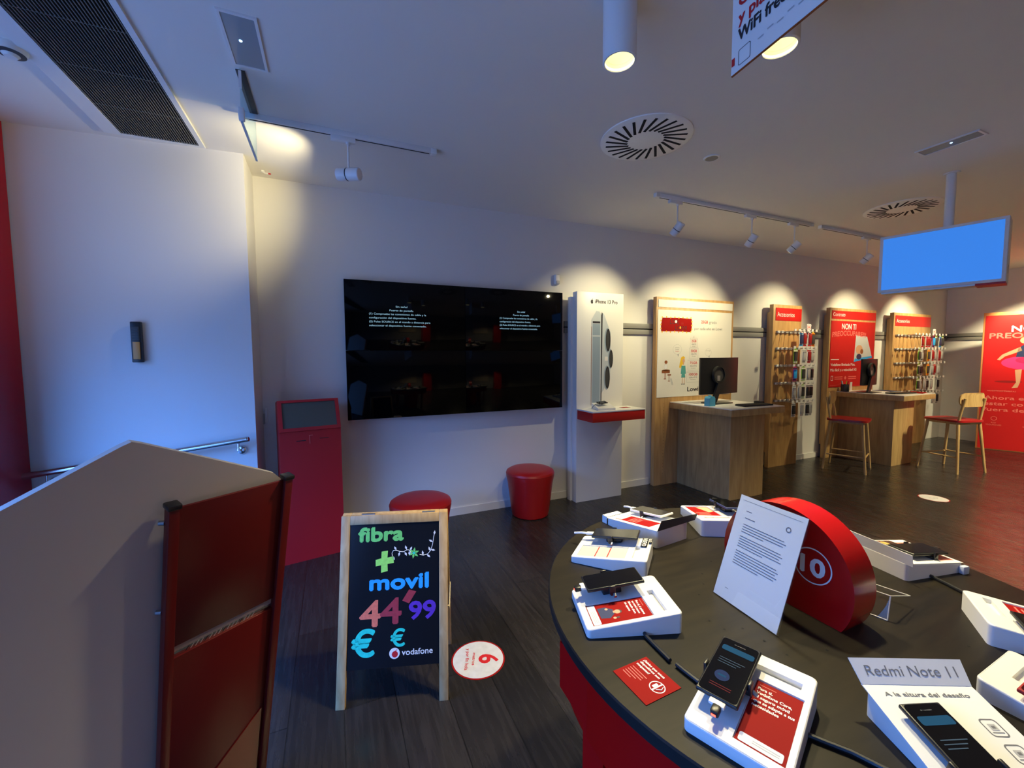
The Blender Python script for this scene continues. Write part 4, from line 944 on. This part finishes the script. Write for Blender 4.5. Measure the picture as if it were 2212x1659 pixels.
# bird on a stool beside a round table
b.disc(3.615, 1.42, .030, z, PAPER, 20, sx=.8); b.ring(3.615, 1.42, .029, .031, z + .0001, LGREY, 20, sx=.8); b.disc(3.618, 1.475, .020, z, BROWN, 12, sx=1.2)
b.rect(3.555, 3.68, 1.345, 1.378, z + .0002, BROWN); b.disc(3.62, 1.378, .010, z + .0002, BROWN, 16, sx=6); b.rect(3.60, 3.612, 1.28, 1.345, z, BROWN); b.rect(3.588, 3.625, 1.272, 1.282, z, BROWN); b.rect(3.645, 3.70, 1.315, 1.33, z, BROWN); b.rect(3.665, 3.673, 1.25, 1.315, z, BROWN); b.rect(3.652, 3.688, 1.245, 1.252, z, BROWN)
for x in (3.72, 3.735): b.tube([(x, 1.20, z), (x - .03, 1.28, z)], .0012, LGREY, 4)
b.text('Lowi', 3.965, 1.115, .055, INK, w=.18, z=z, bold=.002)
b.build('poster_print', pp, smooth=False)
b = MB(wallf(0, 3.7545))
for k in range(22): b.disc(3.60, .14 + k * .04, .0035, .0006, BLACKM, 8)
b.build('peg_holes', t)

# nearer desk (counter 1) and things on it
def desk(x0, x1, y0_, y1_, tx0, tx1, ty0, lab, g='oak service desks'):
    t = thing('service_desk', lab, 'desk', Matrix.Translation(((x0 + x1) / 2, (y0_ + y1_) / 2, 0)), g)
    MB().box(x0, x1, y0_, y1_, 0, .925, OAKP, .002).build('desk_body', t)
    MB().box(tx0, tx1, ty0, y1_, .925, .992, OAKP, .002).build('top_edge', t)
    MB().box(tx0 + .004, tx1 - .004, ty0 + .004, y1_, .992, 1.0, WHITE, .001).build('desk_top', t)
    return t
desk(3.83, 4.36, 3.03, 3.752, 3.69, 4.52, 2.915, 'nearer pale oak service desk with cyan box and ringed monitor back')
desk(7.06, 7.58, 3.07, 3.738, 6.97, 7.80, 2.93, 'farther pale oak service desk with red papers and two stools')
def monitor(M, lab, w_=.54, h_=.33, ring=True):
    t = thing('monitor', lab, 'monitor', M, 'black desk monitors seen from behind')
    b = MB(M); n = 12; zb = .105
    for s_, m_ in ((1, BLACK),):
        vs = []; 
        for i in range(n + 1):
            u_ = -1 + 2 * i / n; x = u_ * w_ / 2; y = -.035 * (u_ * u_)      # edges curve away from the viewer's side
            vs += [(x, y, zb), (x, y, zb + h_), (x, y - .02, zb + h_), (x, y - .02, zb)]
        fs = []
        for i in range(n):
            for k in range(4): a = i * 4 + k; c = i * 4 + (k + 1) % 4; fs.append((a, c, c + 4, a + 4))
        fs += [(3, 2, 1, 0), (n * 4, n * 4 + 1, n * 4 + 2, n * 4 + 3)]; b.add(vs, fs, BLACK)
    b.build('housing', t)
    G = M @ frame((0, 0, 0), (-1, 0, 0), (0, 0, 1)); rx, rz_ = -.085, zb + .225
    b = MB(G); b.cyl((rx, rz_, .0), (rx, rz_, .030), .100, BLACKM, seg=40, cap=False); b.ring(rx, rz_, .085, .100, .030, BLACKM, 40); b.disc(rx, rz_, .0855, .016, DGREY, 36)
    b.box(rx - .03, rx + .02, rz_ - .07, rz_ - .01, .016, .020, MGREY); b.build('round_mount', t)
    b = MB(G); b.prism([(rx - .02, rz_ - .09), (rx + .045, rz_ - .09), (rx + .03, rz_ - .15), (rx - .035, .03), (rx - .06, .0), (rx - .135, .0), (rx - .10, .05)], .004, .030, BLACK); b.box(rx - .15, rx + .16, 0, .010, -.10, .09, BLACK, .003); b.build('stand', t)
    return t
monitor(zrot((4.135, 3.40, 1.0005), 184), 'black curved monitor seen from behind on the nearer desk', w_=.66, h_=.42)
monitor(zrot((7.24, 3.42, 1.0005), 186), 'black monitor on the farther desk in front of the red poster', w_=.50, h_=.38)
b = MB(zrot((4.02, 3.02, 1.0005), -6)); 
kt = thing('keyboard', 'black keyboard on the nearer desk below the ringed monitor', 'keyboard', zrot((4.02, 3.02, 1.0005), -6))
b.box(0, .40, 0, .13, 0, .016, BLACK, .004); b.build('keyboard_base', kt)
b = MB(zrot((4.02, 3.02, 1.0005), -6))
for i in range(14):
    for j in range(5): b.box(.010 + i * .0272, .033 + i * .0272, .010 + j * .0235, .030 + j * .0235, .016, .019, BLACKM)
b.build('keys', kt)
b = MB(zrot((7.14, 3.10, 1.0005), -10)); kt = thing('keyboard', 'black keyboard on the farther desk', 'keyboard', zrot((7.14, 3.10, 1.0005), -10)); b.box(0, .40, 0, .13, 0, .018, BLACK, .004); b.build('keyboard_base', kt)
t = thing('cyan_dispenser', 'small cyan house-shaped box on the nearer desk', 'box', Matrix.Translation((3.765, 3.22, 1.0)))
b = MB(frame((3.722, 3.21, 1.0005), (1, 0, 0), (0, 0, 1))); b.prism([(0, 0), (.085, 0), (.085, .085), (.068, .105), (.017, .105), (0, .085)], -.07, 0, CYANP); b.build('box_body', t)
b = MB(); b.cyl((3.7645, 3.245, 1.105), (3.7645, 3.245, 1.118), .018, CYANP, seg=20); b.build('cap', t)
b = MB(zrot((4.30, 2.955, 1.0008), -8)); b.prism(rr(0, .19, 0, .10, .01), 0, .0015, PAPER); single(b, 'paper_sheet', 'white paper sheet at the near right corner of the nearer desk', 'paper', (4.38, 3.0, 1.0))
b = MB(Matrix.Translation((3.80, 3.70, 1.0005))); b.box(0, .10, -.06, 0, 0, .004, PAPER); single(b, 'paper_pad', 'small white pad at the back of the nearer desk', 'paper', (3.85, 3.63, 1.0))
b = MB(Matrix.Translation((4.44, 3.16, 1.0005))); b.box(-.03, .03, -.05, .05, 0, .032, BLACK, .013, 4); single(b, 'computer_mouse', 'black computer mouse beside the monitor on the nearer desk', 'mouse', (4.44, 3.16, 1.0))
b = MB(zrot((7.57, 2.98, 1.0008), 12)); b.box(0, .22, 0, .16, 0, .012, REDCARD, .002); single(b, 'brochure_pile', 'pile of red brochures at the right end of the farther desk', 'brochures', (7.6, 3.1, 1.0))
b = MB(zrot((7.57, 3.34, 1.0008), -10)); b.box(0, .20, 0, .26, 0, .006, NAVY, .001); single(b, 'desk_folder', 'flat dark folder beside the red brochures on the farther desk', 'folder', (7.5, 3.4, 1.0))
t = thing('pen_pot', 'dark pot of green and white pens on the farther desk', 'pen pot', Matrix.Translation((7.03, 3.66, 1.0)))
MB(Matrix.Translation((7.03, 3.66, 1.0005))).lathe([(0, 0), (.05, 0), (.05, .11), (.046, .11), (.046, .01), (0, .01)], DGREY, 24).build('pot', t)
b = MB()
for k, (dx, dy, m_) in enumerate(((.02, 0, LIME), (-.02, .01, WHITE), (0, -.02, REDM), (-.01, .02, TEAL))): b.cyl((7.03 + dx * .5, 3.66 + dy * .5, 1.015), (7.03 + dx * 2, 3.66 + dy * 2, 1.16), .005, m_, seg=8)
b.build('pens', t)
b = MB(frame((7.16, 3.66, 1.0005), (.9, .2, 0), (0, 0, 1))); b.box(0, .10, 0, .135, -.004, 0, PAPER); single(b, 'white_card', 'upright white card beside the pen pot on the farther desk', 'card', (7.17, 3.6, 1.0))
b = MB(zrot((4.44, 3.45, 0), 0)); b.box(0, .11, -.12, 0, 0.0, .13, MGREY, .01); single(b, 'floor_box', 'small grey box on the floor behind the nearer desk', 'box', (4.5, 3.4, 0))

# Contrato panel
t = wall_panel(6.735, 7.93, 'wide oak panel with the red NON TI PREOCCUPARE poster, behind the farther desk', yf=3.74, h=2.245)
MB(wallf(0, 3.7395)).box(6.775, 7.915, 2.085, 2.205, 0, .004, REDPR).build('red_header', t)
pp = MB(wallf(0, 3.7395)).box(6.765, 7.905, 1.065, 2.055, 0, .004, REDPR).build('poster', t)
b = MB(wallf(0, 3.7352)); z = .0004
b.text('Contrato', 6.80, 2.125, .055, WINK, w=.30, z=z)
b.text('NON TI', 7.03, 1.935, .085, WINK, w=.36, z=z, bold=.003)
b.text('PREOCCUPARE!!!', 6.80, 1.83, .075, PINK, w=.86, z=z, bold=.002, warp=lambda q: (q[0], q[1] - .16 * (q[0] - .43) ** 2 + .012, q[2]))
b.poly([(7.37, 1.44), (7.86, 1.50), (7.70, 1.83), (7.40, 1.85)], z, SILV2); b.poly([(7.37, 1.44), (7.86, 1.50), (7.85, 1.53), (7.40, 1.49)], z + .0003, CB); b.disc(7.50, 1.63, .07, z + .0004, SKIN, 20, sx=1.3); b.disc(7.57, 1.60, .04, z + .0006, BROWN, 16); b.disc(7.50, 1.52, .045, z + .0005, NAVY, 16, sx=1.5)
b.rect(6.79, 6.99, 1.475, 1.485, z, WINK); b.text('Vodafone Ilimitada Max.', 6.79, 1.385, .040, WINK, w=.62, z=z, bold=.001); b.text('Más fácil y a velocidad 5G', 6.79, 1.305, .040, WINK, w=.66, z=z, bold=.001)
b.prism(rr(6.81, 6.86, 1.165, 1.235, .008), z, z + .0003, WINK, holes=[rr(6.816, 6.854, 1.171, 1.229, .006)])
for x in (6.90, 7.25):
    for k in range(2): b.rect(x, x + .20, 1.21 - k * .03, 1.222 - k * .03, z, PINK)
b.disc(7.17, 1.20, .025, z, PINK, 12); b.rect(6.79, 7.02, 1.09, 1.095, z, PINK); b.build('poster_print', pp, smooth=False)

# Accessory panels
HZ = [1.865, 1.64, 1.405, 1.165, .925]
def acc_panel(x0, x1, lab, hooks):
    t = wall_panel(x0, x1, lab, yf=3.73, h=2.235)
    MB(wallf(0, 3.7295)).box(x0 + .045, x1 - .012, 2.02, 2.19, 0, .004, REDPR).build('red_header', t)
    b = MB(wallf(0, 3.7252)); b.text('Accesorios', x0 + .075, 2.075, .062, WINK, w=.36 if x1 - x0 < 1 else .40, z=.0004); b.build('header_lettering', t)
    for zz in HZ:
        b = MB(); b.box(x0 + .06, x1 - .02, 3.715, 3.73, zz - .012, zz + .012, STEEL)
        for hx_ in hooks: b.tube([(hx_, 3.72, zz), (hx_, 3.50, zz), (hx_, 3.485, zz + .012)], .0032, STEEL, 6)
        b.build('hook_bar', t)
        b = MB()
        for hx_ in hooks: b.box(hx_ - .020, hx_ + .020, 3.482, 3.486, zz - .004, zz + .026, PAPER); b.box(hx_ - .022, hx_ + .022, 3.700, 3.7148, zz - .016, zz + .016, WHITE, .004)
        b.build('price_tags', t)
    return t
hooks1 = [5.55 + .088 * i for i in range(6)]
hooks2 = [8.53 + .107 * i for i in range(10)]
acc_panel(5.465, 6.065, 'narrow oak accessory panel with hanging packs, between the two wide posters', hooks1)
acc_panel(8.42, 9.60, 'far oak accessory panel with many hanging packs beside the room corner', hooks2)
def pack_proto(m1, m2, prod, w_=.083, h_=.205):
    t = thing('accessory_pack', 'x', 'blister pack', Matrix.Identity(4), 'packs on hooks')
    M = frame((0, 0, 0), (1, 0, 0), (0, 0, 1))
    b = MB(M); b.prism([(-w_ / 2, -h_), (w_ / 2, -h_), (w_ / 2, -.025), (.016, -.018), (.014, .012), (-.014, .012), (-.016, -.018), (-w_ / 2, -.025)], -.0015, 0, m1, holes=[[(-.006, -.006), (.006, -.006), (.006, .004), (-.006, .004)]]); b.build('backing_card', t)
    b = MB(M); b.rect(-w_ / 2 + .006, w_ / 2 - .006, -h_ + .006, -h_ + .028, .0006, m2); b.rect(-w_ / 2, w_ / 2, -.045, -.028, .0006, m2); b.build('card_print', t)
    b = MB(M); b.box(-w_ / 2 + .012, w_ / 2 - .012, -h_ + .035, -.050, 0, .014, prod, .005); b.build('product', t)
    return t
PK = {'white and red': (PAPER, REDINK, DRED), 'white and grey': (PAPER, LGREY, LGREY), 'lime green': (LIME, PAPER, DGREY), 'yellow and orange': (YEL, ORNG, DGREY), 'white and blue': (PAPER, CB, NAVY), 'white and black': (PAPER, MGREY, BLACK), 'magenta and blue': (MAGN, NAVY, CB)}
protos = {}; used_proto = set()
for k, v in PK.items():
    protos[k] = pack_proto(*v)
rown = ['top', 'second', 'third', 'fourth', 'lowest']; hookn = ['first', 'second', 'third', 'fourth', 'fifth', 'sixth', 'seventh', 'eighth', 'ninth', 'tenth']
def hang(col, x, y, z_, lab, grp):
    M = Matrix.Translation((x, y, z_ + .0035)); p_ = protos[col]
    if col not in used_proto:
        used_proto.add(col); p_.matrix_world = M; p_['label'] = lab; p_['group'] = grp
    else: dup(p_, M, lab, grp)
rows1 = {0: {2: 'white and blue', 3: 'white and red', 4: 'white and red', 5: 'yellow and orange'}, 1: {1: 'lime green', 3: 'white and grey', 4: 'white and red', 5: 'white and grey'}, 2: {1: 'magenta and blue', 3: 'lime green', 4: 'white and grey', 5: 'white and black'},
         3: {1: 'white and grey', 2: 'white and grey', 3: 'lime green', 4: 'white and black', 5: 'white and black'}, 4: {1: 'white and black', 3: 'white and grey', 4: 'white and black', 5: 'white and grey'}}
for r_, hs in rows1.items():
    for h_, col in hs.items(): hang(col, hooks1[h_], 3.515 + .012 * (h_ % 2), HZ[r_], '%s pack on hook %s from left, %s row, narrow accessory panel' % (col, hookn[h_], rown[r_]), 'packs on the narrow accessory panel')
rows2 = {0: {3: 'white and red', 4: 'white and red', 5: 'white and red', 6: 'magenta and blue', 7: 'lime green', 8: 'white and blue', 9: 'lime green'}, 1: {2: 'lime green', 3: 'white and grey', 5: 'yellow and orange', 6: 'white and red', 7: 'white and grey', 8: 'white and red', 9: 'white and grey'},
         2: {2: 'lime green', 3: 'white and black', 5: 'yellow and orange', 6: 'white and grey', 7: 'white and red', 8: 'white and grey'}, 3: {2: 'lime green', 3: 'white and grey', 4: 'white and grey', 5: 'white and black', 6: 'white and grey', 8: 'white and black'}, 4: {7: 'white and grey', 8: 'white and black'}}
for r_, hs in rows2.items():
    for h_, col in hs.items(): hang(col, hooks2[h_], 3.515 + .012 * (h_ % 2), HZ[r_], '%s pack on hook %s from left, %s row, far accessory panel' % (col, hookn[h_], rown[r_]), 'packs on the far accessory panel')
for (x, lab) in ((5.90, 'small white framed tag standing above the top hook row of the narrow accessory panel'), (9.22, 'small white framed tag standing above the top hook row of the far accessory panel')):
    tt_ = thing('price_sign', lab, 'sign', Matrix.Translation((x, 3.53, 1.88)), 'framed price tags')
    MB().box(x - .045, x + .045, 3.528, 3.532, 1.885, 1.965, PAPER).build('sign_card', tt_)
    b = MB(wallf(x - .045, 3.5278, 1.885)); b.prism([(.012, .012), (.078, .012), (.078, .068), (.012, .068)], 0, .0003, REDINK, holes=[[(.016, .016), (.074, .016), (.074, .064), (.016, .064)]]); b.rect(.028, .062, .03, .05, .0004, PINK); b.build('sign_print', tt_)
    MB().cyl((x, 3.53, 1.868), (x, 3.53, 1.886), .003, STEEL, seg=8).build('sign_stem', tt_)

# ================================================================== stools
def chair(pts, facing, lab, sh=.68):
    # pts: rear-left, rear-right, front-right, front-left feet (seen from behind)
    c = sum((Vector((*p, 0)) for p in pts), Vector()) / 4; a = math.degrees(math.atan2(facing[1], facing[0]))
    M = zrot(c, a); t = thing('bar_chair', lab, 'chair', M, 'pale wooden chairs with red seats at the farther desk')
    W2, D2 = .235, .225; OW = OAKP
    ft_ = [(-D2, W2), (-D2, -W2), (D2, -W2), (D2, W2)]
    for i, (x, y) in enumerate(ft_):
        tx, ty = x * .74, y * .76
        b = MB(M); b.cyl((x, y, 0), (tx, ty, sh - .015), .014, OW, r1=.0185, seg=16)
        if x < 0: b.tube([(tx, ty, sh - .02), (tx - .02, ty * .98, sh + .12), (tx - .05, ty * .92, sh + .30)], .015, OW, 12)
        b.build('leg', t)
    MB(M).box(-.18, .18, -.185, .185, sh - .045, sh - .012, OW, .004).build('seat_frame', t)
    b = MB(M); b.prism(rr(-.215, .225, -.215, .215, .07, 6), sh - .012, sh + .012, REDV); b.lathe([(.16, sh + .011), (0, sh + .014)], REDV, 24, cap=False); b.build('seat', t)
    b = MB(M)
    for y_ in (-W2 * .9, W2 * .9): b.cyl((-D2 * .9, y_, .21), (D2 * .9, y_, .21), .009, OW, seg=10)
    b.cyl((D2 * .90, -W2 * .9, .20), (D2 * .90, W2 * .9, .20), .010, OW, seg=10); b.build('footrest', t)
    b = MB(M); n = 12; vs = []; zb0, zb1 = sh + .19, sh + .37
    out = rr(-.205, .205, zb0, zb1, .075, 5)
    vs = [(-.205 - .0 + .9 * y * y - .02, y, z_) for y, z_ in out] + [(-.190 + .9 * y * y - .02, y, z_) for y, z_ in out]; k = len(out)
    b.add(vs, [tuple(range(k)), tuple(range(k, 2 * k))[::-1]] + [(i, k + i, k + (i + 1) % k, (i + 1) % k) for i in range(k)], OW); b.build('backrest', t)
chair([(6.12, 3.366), (6.55, 3.60), (6.69, 3.18), (6.255, 2.944)], (.34, -.94), 'pale wooden chair with red seat turned sideways left of the farther desk')
chair([(7.307, 2.531), (7.728, 2.455), (7.90, 2.80), (7.557, 2.916)], (.22, .975), 'pale wooden chair with red seat seen from behind, right of the farther desk')

# ================================================================== red roll-up banner
RD = Vector((.176, -.483, 0)).normalized(); RM = frame((9.74, 3.136, 0), RD, (0, 0, 1))
t = thing('poster_stand', 'tall red gold-edged poster stand at the right edge showing a swimmer with pink float', 'poster', Matrix.Translation((9.9, 2.6, 0)))
b = MB(RM); b.box(0, 1.22, 0, 2.215, -.035, -.002, mat('gold_frame', C8(214, 142, 86), .4), .002); b.build('gold_frame', t)
b = MB(RM); b.box(.022, 1.20, .012, 2.165, -.002, .002, mat('poster_red', C8(210, 18, 18), .5)); pp = b.build('poster', t)
b = MB(RM @ Matrix.Translation((0, 0, .0022))); z = .0004
b.text('NON TI', .30, 1.90, .095, WINK, w=.52, z=z, bold=.004); b.text('PREOCCUPARE!', .075, 1.80, .085, PINK, w=1.02, z=z, bold=.003)
b.disc(.50, 1.41, .11, z, PINKF, 32, sx=2.6); b.disc(.50, 1.45, .055, z + .0003, mat('float_shade', C8(190, 30, 96), .6), 28, sx=2.6)
b.poly([(.36, 1.50), (.52, 1.50), (.50, 1.66), (.44, 1.70), (.38, 1.64)], z + .0005, NAVY); b.disc(.44, 1.76, .05, z + .0006, SKIN, 20); b.disc(.44, 1.785, .045, z + .0005, BROWN, 20)
b.poly([(.40, 1.66), (.22, 1.54), (.17, 1.46), (.20, 1.45), (.25, 1.51), (.42, 1.60)], z + .0005, SKIN)
b.poly([(.36, 1.30), (.43, 1.31), (.42, 1.10), (.40, 1.02), (.34, 1.01), (.38, 1.10)], z + .0002, SKIN); b.poly([(.52, 1.31), (.60, 1.30), (.63, 1.10), (.66, 1.0), (.60, 1.0), (.57, 1.12)], z + .0002, SKIN)
b.poly([(.66, 1.40), (.74, 1.45), (.72, 1.75), (.64, 1.86), (.58, 1.80), (.64, 1.70)], z + .0006, PINKF)
b.disc(.30, 1.11, .018, z, DRED, 20, sx=8)
b.rect(.09, .33, .955, .962, z, PINK); b.text('NUESTRAS TARIFAS', .09, .945, .022, PINK, w=.30, z=z)
for k, s in enumerate(('Ahora es más fácil', 'estar conectado', 'fuera de tu país')): b.text(s, .06, .82 - k * .095, .058, PINK, w=(.92, .82, .80)[k], z=z, bold=.0015)
for x in (.18, .56): b.ring(x, .51, .028, .034, z, PINK, 16); b.text('RED', x, .43, .022, PINK, al='c', z=z); b.text('SEGURIDAD', x, .395, .022, PINK, al='c', z=z)
b.build('poster_print', pp, smooth=False)

# ================================================================== rear of the shop, seen only as reflections
b = MB(); b.box(1.2, 2.5, YB + .01, YB + .06, 0.9, 2.2, mat('rear_poster_cream', (.55, .45, .33), .7)); single(b, 'rear_poster', 'cream poster on the wall behind the camera', 'poster', (1.8, YB, 1.5))
b = MB(); b.box(2.9, 3.5, YB + .3, YB + .8, 0, 2.0, REDM); single(b, 'rear_cabinet', 'red cabinet standing behind the camera', 'cabinet', (3.2, YB + .5, 0))
